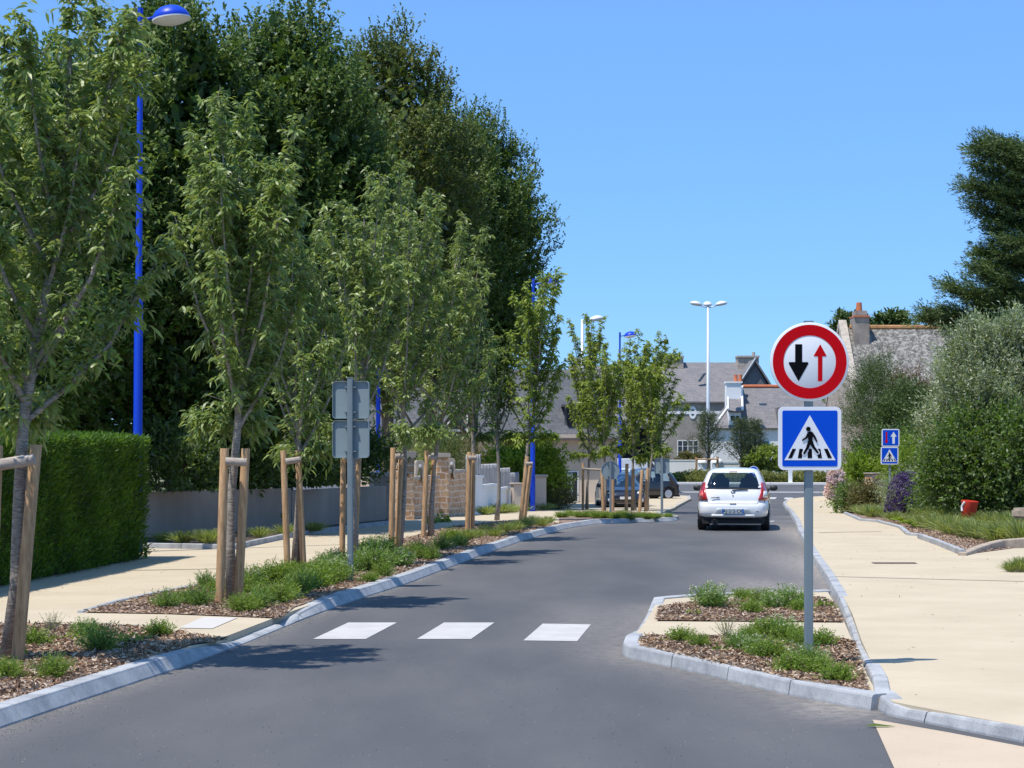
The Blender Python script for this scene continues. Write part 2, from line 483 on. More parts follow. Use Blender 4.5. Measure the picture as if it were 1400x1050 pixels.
def ground():
    poly_sheet('ground', [(-2500, -30), (2500, -30), (2500, 3500), (-2500, 3500)], -0.25, earth)
    xs = list(np.arange(-16, -6, 1.0)) + list(np.arange(-6, 7, 0.22)) + list(np.arange(7, 26, 1.0))
    ys = list(np.arange(3, 11, 1.0)) + list(np.arange(11, 30, 0.22)) + list(np.arange(30, 60, 0.5)) + list(np.arange(60, 165, 2.0))
    nx, ny = len(xs), len(ys)
    v = [(x, y, G(y)) for y in ys for x in xs]
    f = [(j*nx+i, j*nx+i+1, (j+1)*nx+i+1, (j+1)*nx+i) for j in range(ny-1) for i in range(nx-1)]
    me = bpy.data.meshes.new('road'); me.from_pydata(v, [], f); me.materials.append(asphalt)
    at = me.attributes.new('dust', 'FLOAT', 'POINT')
    lines = [LK, RK2, IS]
    rng = np.random.RandomState(3)
    vals = []
    for x, y, z in v:
        if not (-7 < x < 10 and 10 < y < 62): vals.append(0.0); continue
        d = near_kerb_dist(lines, x, y)
        w = 0.16 if x < 0.5 else 0.34
        k = 0.5*math.exp(-d/w)
        # dusty patches: narrow gap of the chicane, behind the island, bottom corner
        for cx, cy, sx, sy, a in ((0.7, 20.5, .5, 2.2, .3), (3.6, 25.5, .7, 2.5, .75), (5.0, 31, .7, 5, .7), (2.4, 13.7, .35, .6, .6), (6.6, 42, .6, 8, .6)):
            k += a*math.exp(-((x-cx)/sx)**2-((y-cy)/sy)**2)
        vals.append(min(1, k))
    at.data.foreach_set('value', vals)
    o = bpy.data.objects.new('road', me); COL.objects.link(o); o['kind'] = 'structure'
ground()
def off(line, d):
    out = []
    for i, (x, y) in enumerate(line):
        a = line[max(i-1, 0)]; b = line[min(i+1, len(line)-1)]
        tx, ty = b[0]-a[0], b[1]-a[1]; l = math.hypot(tx, ty)
        out.append((x - ty/l*d, y + tx/l*d))
    return out
# pavements (left kerb runs away from the camera; its inner side is to the left)
LKi = off(LK, 0.12)
poly_sheet('pavement', [(-24, 9.0)] + LKi + NOSE[1:] + SIDE[:3] + [P(940, 680), P(880, 677), (-26, 104)], 0.10, beige, skirt=0.3)
RK2i = off(RK2, -0.07)
poly_sheet('pavement', [(30, 9.5)] + off(RK, -0.05)[:-1] + RK2i + [(30, RK2[-1][1])], 0.10, beige, skirt=0.3)
ISi = off(IS, -0.08)
island = poly_sheet('traffic_island', ISi + [P(1150, 852), P(1186, 940)], 0.097, beige, skirt=0.2)
poly_sheet('drive_paving', [P(1193, 985), P(1203, 986), P(1300, 1003), P(1420, 1026), (9, 11.2), (9, 6), P(1420, 1500), P(1300, 1200), P(1222, 1050)], 0.006, dropbeige)

def kerb(name, line, hs, side, width=0.13, seg=1.0, gap=0.012, mat=None, slope=0.015):
    """kerb stones along a polyline: outline at the road side; side=+1 puts the stone to the left of the direction of travel"""
    pts = [Vector((x, y)) for x, y in line]
    L = [0.0]
    for a, b in zip(pts, pts[1:]): L.append(L[-1] + (b-a).length)
    def at(t):
        t = max(0, min(L[-1], t))
        for i in range(len(pts)-1):
            if t <= L[i+1] or i == len(pts)-2:
                u = (t-L[i])/max(1e-6, L[i+1]-L[i])
                return pts[i].lerp(pts[i+1], u), hs[i]+(hs[i+1]-hs[i])*u
    cuts = [0.0]
    while cuts[-1] < L[-1]-1e-6:
        cuts.append(min(cuts[-1]+seg, L[-1]))
    mb = MB(); rr = random.Random(5)
    for a, b in zip(cuts, cuts[1:]):
        if b-a < 0.05: continue
        nsub = 4
        secs = []
        jz = rr.uniform(-.004, .004)
        for k in range(nsub+1):
            t = a+gap/2 + (b-a-gap)*k/nsub
            p, h = at(t)
            q0, _ = at(t-0.25); q1, _ = at(t+0.25)
            d = (q1-q0); d.normalize()
            n = Vector((-d.y, d.x))*side
            z = G(p.y); h = max(h, 0.012) + jz
            prof = [(0.0, -0.1), (0.0, 0.015), (slope, h-0.02), (slope+0.008, h-0.005), (slope+0.025, h), (width-0.01, h), (width, h-0.01), (width, -0.1)]
            if h < 0.06: prof = [(0.0, -0.1), (0.0, h*0.3), (0.02, h*0.7), (0.05, h), (0.06, h), (width-0.01, h+0.0), (width, h-0.005), (width, -0.1)]
            secs.append([(p.x+n.x*u, p.y+n.y*u, z+w) for u, w in prof])
        n0 = len(mb.v); m = len(secs[0])
        for s_ in secs: mb.v += s_
        for k in range(nsub):
            for i in range(m-1):
                mb.f.append((n0+k*m+i, n0+k*m+i+1, n0+(k+1)*m+i+1, n0+(k+1)*m+i))
        mb.f.append(tuple(n0+i for i in range(m)))
        mb.f.append(tuple(n0+nsub*m+i for i in range(m))[::-1])
    o = mb.build(name, mat or granite)
    o['kind'] = 'structure'
    return o
kerb('kerb', LK + NOSE[1:], LKh + [.12, .12, .1], 1, 0.21, slope=0.055)
kerb('kerb', SIDE, [.1]*4, 1, 0.2)
kerb('kerb', RK, RKh, -1, 0.17)
kerb('kerb', RK2, RK2h, -1, 0.14)
kerb('kerb', IS, ISh, -1, 0.16)

# mulch beds
LKm = off(LK, 0.20)
beds = {
 'left_near': [*LKm[0:5], P(312, 876, .1), P(240, 866, .1), P(180, 858, .1), P(60, 855, .1), P(-200, 858, .1)],
 'left_far': [P(383, 846, .1), *LKm[7:14], P(770, 716, .1), P(700, 712, .1), P(620, 720, .1), P(530, 742, .1), P(440, 766, .1), P(340, 787, .1), P(217, 812, .1), P(115, 838, .1), P(230, 840, .1)],
 'nose': [*LKm[14:17], P(912, 706.5, .1), P(904, 703, .1), P(850, 698, .1), P(790, 699, .1), P(764, 704, .1)],
 'isl_b': [P(1187, 947, .1), P(1089, 933, .1), P(1020, 918, .1), P(960, 905, .1), P(905, 893, .1), P(874, 886, .1), P(881, 872, .1), P(1000, 873, .1), P(1120, 872, .1), P(1166, 880, .1)],
 'isl_a': [P(1152, 851, .1), P(898, 849, .1), P(902, 832, .1), P(954, 825, .1), P(1124, 819, .1), P(1139, 826, .1)],
 'right': [P(1330, 757, .1), P(1320, 756, .1), P(1262, 733, .1), P(1243, 728, .1), P(1205, 712, .1), P(1175, 710, .1), P(1145, 690, .1), P(1145, 680, .1), (14, 70), (24, 70), (24, 40), P(1420, 745, .1)],
}
for k in beds:
    o = poly_sheet('mulch_bed', beds[k], 0.112, mulchm)
# thin grey edging behind the far left bed and along the right bed, wall-foot edging on the left
def edging(line, h=0.14, w=0.09, seg=1.0):
    return kerb('kerb_edging', line, [h]*len(line), 1, w, seg)
edging([P(115, 838, .1), P(165, 823, .1), P(217, 812, .1), P(300, 796, .1)], 0.125, 0.08)
edging([P(1322, 759, .1), P(1290, 746, .1), P(1262, 736, .1)], 0.2, 0.12, 1.0)
edging([P(1262, 733, .1), P(1247, 732, .1), P(1235, 722, .1), P(1205, 714, .1)], 0.16, 0.12)
edging([P(1205, 714, .1), P(1180, 712, .1), P(1160, 703, .1), P(1146, 691, .1)], 0.16, 0.12)
edging([P(540, 716, .1), P(470, 724, .1), P(400, 733, .1), P(315, 751, .1), P(200, 749, .1), P(60, 752, .1)], 0.2, 0.12)
kerb('kerb_edging', [P(1322, 760, .1), P(1345, 754, .1), P(1372, 750, .1), P(1420, 749, .1)], [.15, .2, .26, .3], 1, 0.16, 2.0, mat=M_plain('old_concrete', (0.36, 0.29, 0.22), 0.95, var=0.25, scale=5))
# planting strip at the foot of the left wall
poly_sheet('wall_foot_bed', [P(60, 749, .1), P(315, 748, .1), P(400, 731, .1), P(540, 714, .1), P(540, 709, .1), (-14, 49), (-14, 38)], 0.16, M_plain('dark_soil', (0.07, 0.05, 0.035), 0.95, var=0.4, scale=8))

# road markings
def marking(quad, dz=0.004, name='road_marking', mat=None):
    return poly_sheet(name, [P(*q) for q in quad], dz, mat or whiteline)
marking([(428, 874), (500, 874), (542.5, 851.5), (476, 851.5)])
marking([(570, 874), (644, 874), (676, 851.5), (607, 851.5)])
marking([(715.5, 876), (789, 877), (808, 854), (742, 853)])
marking([(1046, 682.2), (1060, 682.2), (1062, 680), (1048, 680)])
marking([(1072, 682.6), (1084, 682.6), (1084, 680.4), (1073, 680.4)])
marking([(925, 680), (940, 680), (937, 678.4), (923, 678.4)])
marking([(1043, 713.5), (1058, 713.2), (1059, 712.2), (1044, 712.3)])
marking([(905, 673.2), (1160, 673.4), (1160, 672.5), (905, 672.3)])
poly_sheet('paving_slab', [P(245, 859, .1), P(290, 860, .1), P(325, 845, .1), P(278, 844, .1)], 0.106, slabm)
jm = M_plain('joint_sand', (0.20, 0.165, 0.12), 0.95, var=0.3, scale=20)
for q in ([(180, 780.2, .1), (440, 775.6, .1), (440, 775.2, .1), (180, 779.6, .1)], [(1120, 728.4, .1), (1205, 727.2, .1), (1205, 726.8, .1), (1120, 728, .1)], [(1128, 788.3, .1), (1400, 795.3, .1), (1400, 794.9, .1), (1128, 787.9, .1)]):
    poly_sheet('paving_joint', [P(*k) for k in q], 0.1035, jm)
tag(bpy.data.objects['paving_slab'], 'pale square slab set in the beige crossing between the two left beds', 'slab')
del bpy.data.objects['paving_slab']['kind']
# far kerb of the roundabout and its verge
RB = [P(700, 662), P(905, 662), P(1000, 662), P(1130, 662.5), P(1300, 664)]
kerb('kerb', RB, [.16]*5, 1, 0.5, 3.0, mat=M_plain('white_kerb', (0.66, 0.64, 0.60), 0.8, var=0.08))
poly_sheet('verge', [(RB[0][0]-30, RB[0][1]), *RB, (60, RB[-1][1]), (60, 260), (-60, 260)], 0.1, M_plain('verge_soil', (0.16, 0.15, 0.07), 0.95, var=0.35, scale=1.5))
# ================================================================= foliage
rng = np.random.RandomState(11)
def nrm(a):
    return a/np.maximum(np.linalg.norm(a, axis=-1, keepdims=True), 1e-9)
def leaves_mesh(name, mat, B, D, L, W, droop=0.0, shape='leaf', rnd=None, fold=0.0, flat=0.0):
    """B base points, D directions, L lengths, W widths -> one mesh of separate leaves"""
    n = len(B)
    L = np.broadcast_to(np.asarray(L, float), (n,)); W = np.broadcast_to(np.asarray(W, float), (n,))
    D = nrm(D)
    rv = rng.normal(size=(n, 3)); rv[:, 2] *= 0.6
    if flat: rv = rv*(1-flat) + np.array([-0.25, -0.35, 1.0])*flat*1.6
    side = nrm(np.cross(D, rv))
    def pt(t, w):
        p = B + D*(t*L)[:, None] + side*(w*W*0.5)[:, None]
        p[:, 2] -= droop*(t**2)*L
        return p
    one = np.ones(n)
    if shape == 'leaf':
        V = np.stack([pt(0*one, 0*one), pt(.35*one, -1*one), pt(.35*one, one), pt(.7*one, -.8*one), pt(.7*one, .8*one), pt(one, 0*one)], 1)
        faces = [(0, 2, 1), (1, 2, 4, 3), (3, 4, 5)]
    elif shape == 'diamond':
        V = np.stack([pt(0*one, 0*one), pt(.45*one, -1*one), pt(one, 0*one), pt(.45*one, one)], 1)
        faces = [(0, 3, 2, 1)]
    else:   # blade
        V = np.stack([pt(0*one, -1*one), pt(0*one, one), pt(.55*one, .7*one), pt(.55*one, -.7*one), pt(one, 0*one)], 1)
        faces = [(0, 1, 2, 3), (3, 2, 4)]
    k = V.shape[1]
    me = bpy.data.meshes.new(name)
    me.vertices.add(n*k)
    me.vertices.foreach_set('co', V.reshape(-1).astype(np.float32))
    idx = []; tot = []
    for f in faces: idx += list(f); tot.append(len(f))
    idx = np.array(idx); tot = np.array(tot)
    allidx = (np.arange(n)[:, None]*k + idx[None, :]).reshape(-1)
    alltot = np.tile(tot, n)
    starts = np.concatenate([[0], np.cumsum(alltot)[:-1]])
    me.loops.add(len(allidx)); me.polygons.add(len(alltot))
    me.polygons.foreach_set('loop_start', starts.astype(np.int32))
    me.loops.foreach_set('vertex_index', allidx.astype(np.int32))
    me.update(calc_edges=True)
    if rnd is None: rnd = rng.rand(n)
    at = me.attributes.new('rnd', 'FLOAT', 'FACE')
    at.data.foreach_set('value', np.repeat(rnd, len(faces)).astype(np.float32))
    me.materials.append(mat)
    return me
def link(me, name, parent=None, loc=None):
    o = bpy.data.objects.new(name, me); COL.objects.link(o)
    if parent is not None: o.parent = parent
    if loc is not None: o.location = loc
    return o
def rdir(n, z=1.0):
    a = rng.normal(size=(n, 3)); a[:, 2] *= z
    return nrm(a)
def sprays(C, OUT, ntw, spread, tl, K, updir=0.6, outw=0.6, jit=0.5):
    """for every clump centre: ntw twigs scattered round it, K leaves along each twig"""
    nc = len(C); T = nc*ntw
    c = np.repeat(C, ntw, 0); o = np.repeat(OUT, ntw, 0)
    sp = np.broadcast_to(np.asarray(spread, float), (3,))
    base = c + rdir(T)*(rng.rand(T, 1)**0.45)*sp
    d = nrm(o*outw + np.array([0, 0, updir]) + rng.normal(size=(T, 3))*jit)
    ln = tl*(0.6+0.8*rng.rand(T))
    t = (np.arange(K)+0.5)/K
    B = base[:, None, :] + d[:, None, :]*(t[None, :, None]*ln[:, None, None])
    Dd = np.repeat(d[:, None, :], K, 1)
    return B.reshape(-1, 3), Dd.reshape(-1, 3), np.repeat(rng.rand(T), K)
def crown_clumps(c, r, n, shape=None, lo=0.45):
    d = rdir(n)
    rr = lo + (1-lo)*rng.rand(n, 1)**0.5
    p = d*rr
    q = p*np.array(r)
    if shape is not None:
        k = shape((p[:, 2]+1)/2)
        q[:, 0] *= k; q[:, 1] *= k
    return q + np.array(c), nrm(d*np.array([1, 1, 0.8]))

def big_tree(label, cat, px, Y, rx, ztop, zbot, mat, n=170, tw=26, K=11, leaf=(0.135, 0.072), seed=1, core=True, z0=None, ry=None, group=None, spread=0.75, name='broadleaf_tree', ud=0.75, shape=None):
    X = A(px, Y); g = G(Y) if z0 is None else z0
    root = empty(name, (X, Y, g), 0, label, cat, group)
    zc = (ztop+zbot)/2 - g; rz = (ztop-zbot)/2
    ry = ry or rx
    sh = shape or (lambda t: 0.84 + 0.26*np.sin(np.clip(t, 0, 1)*math.pi*0.95+0.15))
    C, O = crown_clumps((0, 0, zc), (rx*0.86, ry*0.86, rz*0.9), n, sh)
    B, D, tr = sprays(C, O, tw, spread*0.85, 0.5, K, ud, 0.55, 0.35)
    LD = nrm(D*0.7 + rng.normal(size=B.shape)*0.55 + np.array([0, 0, -0.1]))
    nL = len(B)
    rnd = np.clip(tr*0.5 + rng.rand(nL)*0.5, 0, 1)
    me = leaves_mesh('crown', mat, B, LD, leaf[0]*(0.7+0.6*rng.rand(nL)), leaf[1], 0.15, 'diamond', rnd, flat=0.55)
    if core:
        m2 = 9000
        q = rdir(m2)*(rng.rand(m2, 1)**0.4)*np.array((rx*0.74, ry*0.74, rz*0.84)) + np.array((0, 0, zc))
        t = (q[:, 2]-zc)/rz*0.5+0.5
        q[:, :2] *= sh(t)[:, None]
        me2 = leaves_mesh('inner', mat, q, rdir(m2), 0.34, 0.2, 0, 'diamond')
        bm = bmesh.new(); bm.from_mesh(me); bm.from_mesh(me2); bm.to_mesh(me); bm.free()
        bpy.data.meshes.remove(me2)
    link(me, 'crown', root)
    mb = MB()
    top = zc + rz*0.5
    mb.tube([(0, 0, -0.2), (0.05, 0, zc*0.3), (0.1, -0.05, zc*0.8), (0, 0, top)], [0.28, 0.22, 0.15, 0.05], 9)
    rr = random.Random(seed)
    for i in range(12):
        a = rr.uniform(0, 6.28); h = rr.uniform(0.15, 0.8)*top; l = rr.uniform(0.4, 0.75)
        mb.tube([(0, 0, h), (math.cos(a)*rx*l*0.5, math.sin(a)*ry*l*0.5, h+0.8), (math.cos(a)*rx*l, math.sin(a)*ry*l, h+2.0)], [0.09, 0.06, 0.025], 6)
    mb.build('trunk', oldbark, root, True)
    return root

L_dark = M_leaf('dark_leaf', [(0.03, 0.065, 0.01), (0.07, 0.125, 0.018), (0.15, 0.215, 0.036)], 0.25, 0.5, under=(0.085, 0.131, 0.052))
L_olive = M_leaf('olive_leaf', [(0.038, 0.065, 0.011), (0.088, 0.128, 0.02), (0.165, 0.20, 0.038)], 0.25, 0.5, under=(0.100, 0.115, 0.049))
L_bright = M_leaf('bright_leaf', [(0.05, 0.1, 0.014), (0.09, 0.165, 0.024), (0.155, 0.24, 0.045)], 0.35, 0.5, under=(0.129, 0.176, 0.073))
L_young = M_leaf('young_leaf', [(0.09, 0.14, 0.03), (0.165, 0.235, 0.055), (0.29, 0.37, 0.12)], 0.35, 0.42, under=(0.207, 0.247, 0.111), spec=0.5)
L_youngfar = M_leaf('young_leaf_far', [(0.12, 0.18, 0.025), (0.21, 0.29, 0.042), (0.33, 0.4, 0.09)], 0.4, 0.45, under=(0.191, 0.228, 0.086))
L_hedge = M_leaf('hedge_leaf', [(0.032, 0.075, 0.01), (0.065, 0.135, 0.017), (0.14, 0.25, 0.032)], 0.4, 0.55)
L_silver = M_leaf('silver_leaf', [(0.1, 0.15, 0.06), (0.2, 0.26, 0.125), (0.4, 0.45, 0.28)], 0.2, 0.42, under=(0.293, 0.322, 0.217))
L_conifer = M_leaf('conifer_needles', [(0.035, 0.065, 0.018), (0.065, 0.11, 0.028), (0.12, 0.165, 0.05)], 0.15, 0.6)
L_lime = M_leaf('lime_leaf', [(0.110, 0.172, 0.021), (0.183, 0.265, 0.031), (0.280, 0.345, 0.052)], 0.4, 0.5)
L_grass = M_leaf('grass_blade', [(0.13, 0.18, 0.055), (0.24, 0.3, 0.11), (0.42, 0.42, 0.2)], 0.35, 0.5)
L_shrub = M_leaf('shrub_leaf', [(0.09, 0.15, 0.022), (0.155, 0.235, 0.035), (0.25, 0.33, 0.07)], 0.35, 0.5)
L_shrub2 = M_leaf('rosemary_leaf', [(0.085, 0.15, 0.035), (0.15, 0.245, 0.055), (0.25, 0.35, 0.11)], 0.3, 0.5)
L_white = M_leaf('white_petal', [(0.477, 0.450, 0.423), (0.689, 0.650, 0.603), (0.848, 0.800, 0.720)], 0.3, 0.6)
L_purple = M_leaf('purple_flower', [(0.06, 0.03, 0.14), (0.13, 0.075, 0.28), (0.22, 0.15, 0.42)], 0.3, 0.6)
L_pink = M_leaf('pink_petal', [(0.5, 0.32, 0.46), (0.72, 0.55, 0.66), (0.85, 0.74, 0.84)], 0.3, 0.6)
L_brown = M_leaf('brown_shrub_leaf', [(0.074, 0.070, 0.025), (0.134, 0.119, 0.044), (0.208, 0.182, 0.076)], 0.3, 0.6)

# ---- the tall trees behind the left wall
big_tree('tall bright green tree left of the nearest blue street lamp', 'tree', 84, 38.5, 2.15, 10.8, 0.8, L_bright, 200, 28, 11, seed=2)
big_tree('low green tree behind the clipped hedge at the left photo edge', 'tree', -50, 35, 2.6, 9.0, 0.6, L_bright, 160, 26, 11, seed=22)
big_tree('very tall green tree right behind the nearest blue street lamp', 'tree', 240, 40.5, 2.6, 12.4, 0.6, L_dark, 260, 28, 12, seed=3)
big_tree('tallest dark green tree behind the second staked young tree', 'tree', 385, 43.3, 2.8, 13.1, 0.8, L_dark, 280, 28, 12, seed=4)
big_tree('tall olive green tree with rounded top in the middle of the dark row', 'tree', 528, 66, 3.6, 18.0, 2.5, L_olive, 280, 28, 12, seed=5)
big_tree('dark tree at the right end of the tall row, overhanging the stone wall', 'tree', 645, 76, 3.45, 16.6, 3.4, L_dark, 300, 28, 12, seed=6)
big_tree('lower dark tree filling the gap above the stone wall', 'tree', 588, 73, 3.1, 16.8, 3.6, L_dark, 220, 26, 11, seed=9)
o = big_tree('low dark tree crown hanging over the beige wall between the tall trees', 'tree', 325, 41.5, 2.4, 6.4, 0.7, L_dark, 90, 24, 11, seed=7)

# ---- clipped hedge
def hedge():
    x1, y0, y1, zt = -6.35, 20.5, 31.2, 2.16
    root = empty('clipped_hedge', (-7.6, 26, 0.1), 0, 'tall clipped green hedge with a flat bright top beside the left pavement', 'hedge')
    def face_x(y): return -6.95 + (y-24)/6.7*0.68
    n = 46000
    k = rng.rand(n)
    y = y0 + (y1-y0)*rng.rand(n); z = 0.1 + (zt-0.1)*rng.rand(n)**0.9
    xx = face_x(y) + rng.normal(size=n)*0.05 - 0.05
    B1 = np.stack([xx, y, z], 1); D1 = nrm(np.stack([0.5+0*k, rng.normal(size=n)*.35, 0.65+rng.normal(size=n)*.4], 1))
    n2 = 34000
    y2 = y0 + (y1-y0)*rng.rand(n2); x2 = face_x(y2) - 2.4*rng.rand(n2)**1.4 + 0.02
    edge = np.maximum(0, 1-np.abs(face_x(y2)-x2)/0.18)
    B2 = np.stack([x2, y2, zt - 0.03 + rng.normal(size=n2)*0.03 - 0.06*edge], 1)
    D2 = nrm(np.stack([0.25+rng.normal(size=n2)*.5, rng.normal(size=n2)*.5, 0.9+0*y2], 1))
    n3 = 9000
    B3 = np.stack([face_x(np.full(n3, y1)) - 2.4*rng.rand(n3), y1 + rng.normal(size=n3)*0.05, 0.1+(zt-0.1)*rng.rand(n3)], 1)
    D3 = nrm(np.stack([rng.normal(size=n3)*.4, 0.6+0*B3[:, 0], 0.6+rng.normal(size=n3)*.3], 1))
    B = np.concatenate([B1, B2, B3]); D = np.concatenate([D1, D2, D3])
    # uneven patches
    B[:, 0] += 0.04*np.sin(B[:, 1]*1.3+B[:, 2]*2.3)*np.sin(B[:, 2]*1.9+B[:, 1]*.6)+0.02*np.sin(B[:, 1]*4.7-B[:, 2]*6)
    B -= np.array([-7.6, 26, 0.1])
    nn = len(B)
    rnd = np.clip(rng.rand(nn)*0.7+0.3*(0.5+0.5*np.sin(B[:, 1]*4+B[:, 2]*3)), 0, 1)
    link(leaves_mesh('foliage', L_hedge, B, D, 0.055+0.06*rng.rand(nn), 0.022, 0.1, 'diamond', rnd, flat=0.35), 'foliage', root)
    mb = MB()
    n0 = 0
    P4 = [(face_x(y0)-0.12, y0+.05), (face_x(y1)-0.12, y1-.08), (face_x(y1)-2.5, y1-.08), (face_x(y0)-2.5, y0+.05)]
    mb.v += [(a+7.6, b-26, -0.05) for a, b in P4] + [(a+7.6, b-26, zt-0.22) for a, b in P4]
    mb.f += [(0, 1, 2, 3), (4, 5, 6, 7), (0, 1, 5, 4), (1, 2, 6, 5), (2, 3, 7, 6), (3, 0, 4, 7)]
    mb.build('branches', M_plain('hedge_inner', (0.028, 0.035, 0.014), 0.95, var=0.4, scale=14), root)  # unseen solid dark box added inside the foliage to keep the hedge opaque
hedge()

# ---- staked young trees
def young_tree(root, h, r, mat, nb=16, ntw=800, K=10, leaf=(0.125, 0.036), lean=(0, 0), z0=2.3, seed=1, trunk_r=0.055, shape='leaf', droop=0.55, bark=None, twl=0.42, low=True):
    rr = random.Random(seed)
    def tr(z):   # trunk axis
        u = z/h
        return np.array([lean[0]*u + 0.05*math.sin(z*1.7+seed), lean[1]*u + 0.04*math.sin(z*1.3+seed*2), z])
    mb = MB()
    zs = np.linspace(0, h*0.86, 9)
    mb.tube([tr(z) for z in zs], [trunk_r*(1-0.82*z/h) + (0.02 if z == 0 else 0) for z in zs], 9)
    branches = []
    for i in range(nb):
        u = (i+rr.random())/nb
        zb = z0*0.9 + (h*0.72-z0*0.9)*u**1.1
        a = i*2.4 + rr.uniform(-.4, .4)
        reach = r*(1.0-0.45*u)*rr.uniform(0.7, 1.12)
        rise = (h-zb)*rr.uniform(0.35, 0.75)*(0.8+0.4*u)
        p0 = tr(zb)
        d = np.array([math.cos(a), math.sin(a), 0])
        p1 = p0 + d*reach*0.55 + np.array([0, 0, rise*0.45])
        p2 = p0 + d*reach*0.9 + np.array([0, 0, rise])
        branches.append((p0, p1, p2))
        b0 = 0.02+0.012*(1-u)
        mb.tube([p0, (p0+p1)/2+np.array([0, 0, -0.03]), p1, p2], [b0, b0*.8, b0*.6, 0.005], 5, False)
    branches.append((tr(h*0.6), tr(h*0.8), tr(h*0.97)))
    if low:
        for q in range(2):
            a = rr.uniform(0, 6.28); p0 = tr(z0*0.92)
            d = np.array([math.cos(a), math.sin(a), 0])
            branches.append((p0, p0+d*r*.35+np.array([0, 0, .1]), p0+d*r*.6+np.array([0, 0, .12])))
    Bn = np.array([b for b in branches])
    bi = rng.randint(0, len(branches), ntw); t = rng.rand(ntw)**0.8
    p0, p1, p2 = Bn[bi, 0], Bn[bi, 1], Bn[bi, 2]
    tt = t[:, None]
    base = (1-tt)**2*p0 + 2*tt*(1-tt)*(p1) + tt**2*p2
    tang = nrm(2*(1-tt)*(p1-p0)+2*tt*(p2-p1))
    d = nrm(tang*0.7 + rng.normal(size=(ntw, 3))*0.55 + np.array([0, 0, 0.15]))
    ln = twl*(0.5+0.9*rng.rand(ntw))*(1.1-0.4*t)
    for i in rng.choice(ntw, min(ntw, 170), False):
        mb.tube([base[i], base[i]+d[i]*ln[i]], [0.006, 0.003], 3, False)
    k = (np.arange(K)+0.6)/K
    B = base[:, None, :] + d[:, None, :]*(k[None, :, None]*ln[:, None, None])
    B[:, :, 2] -= 0.25*(k[None, :]**2)*ln[:, None]
    Dd = np.repeat(d[:, None, :], K, 1)
    B = B.reshape(-1, 3); Dd = Dd.reshape(-1, 3)
    nL = len(B)
    side = rng.normal(size=(nL, 3)); side[:, 2] *= 0.35
    LD = nrm(Dd*0.45 + nrm(side)*0.75 + np.array([0, 0, -0.12]))
    rnd = np.clip(0.55*np.repeat(rng.rand(ntw), K)+0.5*rng.rand(nL), 0, 1)
    me = leaves_mesh('crown', mat, B, LD, leaf[0]*(0.6+0.7*rng.rand(nL)), leaf[1]*(0.8+0.4*rng.rand(nL)), droop, shape, rnd, flat=0.4)
    link(me, 'crown', root)
    mb.build('trunk', bark or youngbark, root, True)

# (base px, Y, height, crown radius, lean px at top, label, twigs)
def yt(px, Y, h, r, lean, label, ntw, K=10, leaf=(0.105, 0.033), mat=None, seed=1, z0=2.3, g=0.1, tr_=0.055, shape='leaf', nb=22, group='staked young trees along the kerb', twl=.28):
    root = empty('young_tree', (A(px, Y), Y, G(Y)+g), 0, label, 'tree', group)
    young_tree(root, h, r, mat or L_young, nb, ntw, K, leaf, lean, z0, seed, tr_, shape, twl=twl)
    return root
yt(4, 16.0, 6.3, 1.3, (0.72, 0), 'nearest young tree with a leaning mottled trunk at the left edge of the photo', 2500, 10, (0.095, 0.029), seed=1, tr_=0.07)
yt(317, 22.3, 6.3, 1.1, (0.15, 0), 'full leafy young tree between two stakes beside the pale slab crossing', 1950, 11, seed=3, tr_=0.065)
yt(408, 28.5, 5.7, 0.95, (-0.1, 0), 'young tree in the stake pair just left of the grey sign backs', 1050, 10, seed=5, z0=1.9)
yt(481, 30.6, 6.7, 1.15, (0.3, 0), 'slim young tree rising directly behind the grey sign backs', 1150, 10, seed=8)
yt(547, 33.4, 7.3, 1.3, (0.2, 0), 'tall spiky-topped young tree to the right of the grey sign backs', 1350, 10, seed=12)
yt(587, 38.7, 7.1, 1.4, (0.7, 0), 'wide young tree in front of the stone wall, leaning right over the road', 1400, 10, seed=15)
yt(645, 41.8, 5.9, 0.75, (-0.05, 0), 'shaded dark young tree in front of the stepped white wall', 650, 9, seed=17, mat=L_dark)  # darker leaf colour stands in for the shade on this crown
yt(679, 48, 5.2, 0.6, (0.1, 0), 'thin shaded young tree before the grey picket fence', 500, 9, seed=19, mat=L_dark)  # shade put into the colour here too, by the dark leaves
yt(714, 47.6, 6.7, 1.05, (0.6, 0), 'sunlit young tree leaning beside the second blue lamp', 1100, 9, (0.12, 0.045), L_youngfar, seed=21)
yt(804, 71, 7.9, 1.25, (0, 0), 'first young tree in the far bed, in front of the dark window', 1000, 9, (0.13, 0.055), L_youngfar, seed=23, shape='diamond', z0=2.2)
yt(826, 66, 6.2, 1.1, (0.05, 0), 'young tree behind the round sign back in the far bed', 850, 9, (0.13, 0.055), L_youngfar, seed=25, shape='diamond')
yt(866, 68, 6.9, 1.2, (0.1, 0), 'tallest young tree in the far bed, in front of the dark parked car', 950, 9, (0.13, 0.055), L_youngfar, seed=27, shape='diamond', z0=2.1)
yt(886, 66, 6.6, 1.3, (0.35, 0), 'rightmost young tree in the far bed beside the square sign back', 1000, 9, (0.13, 0.055), L_youngfar, seed=29, shape='diamond')

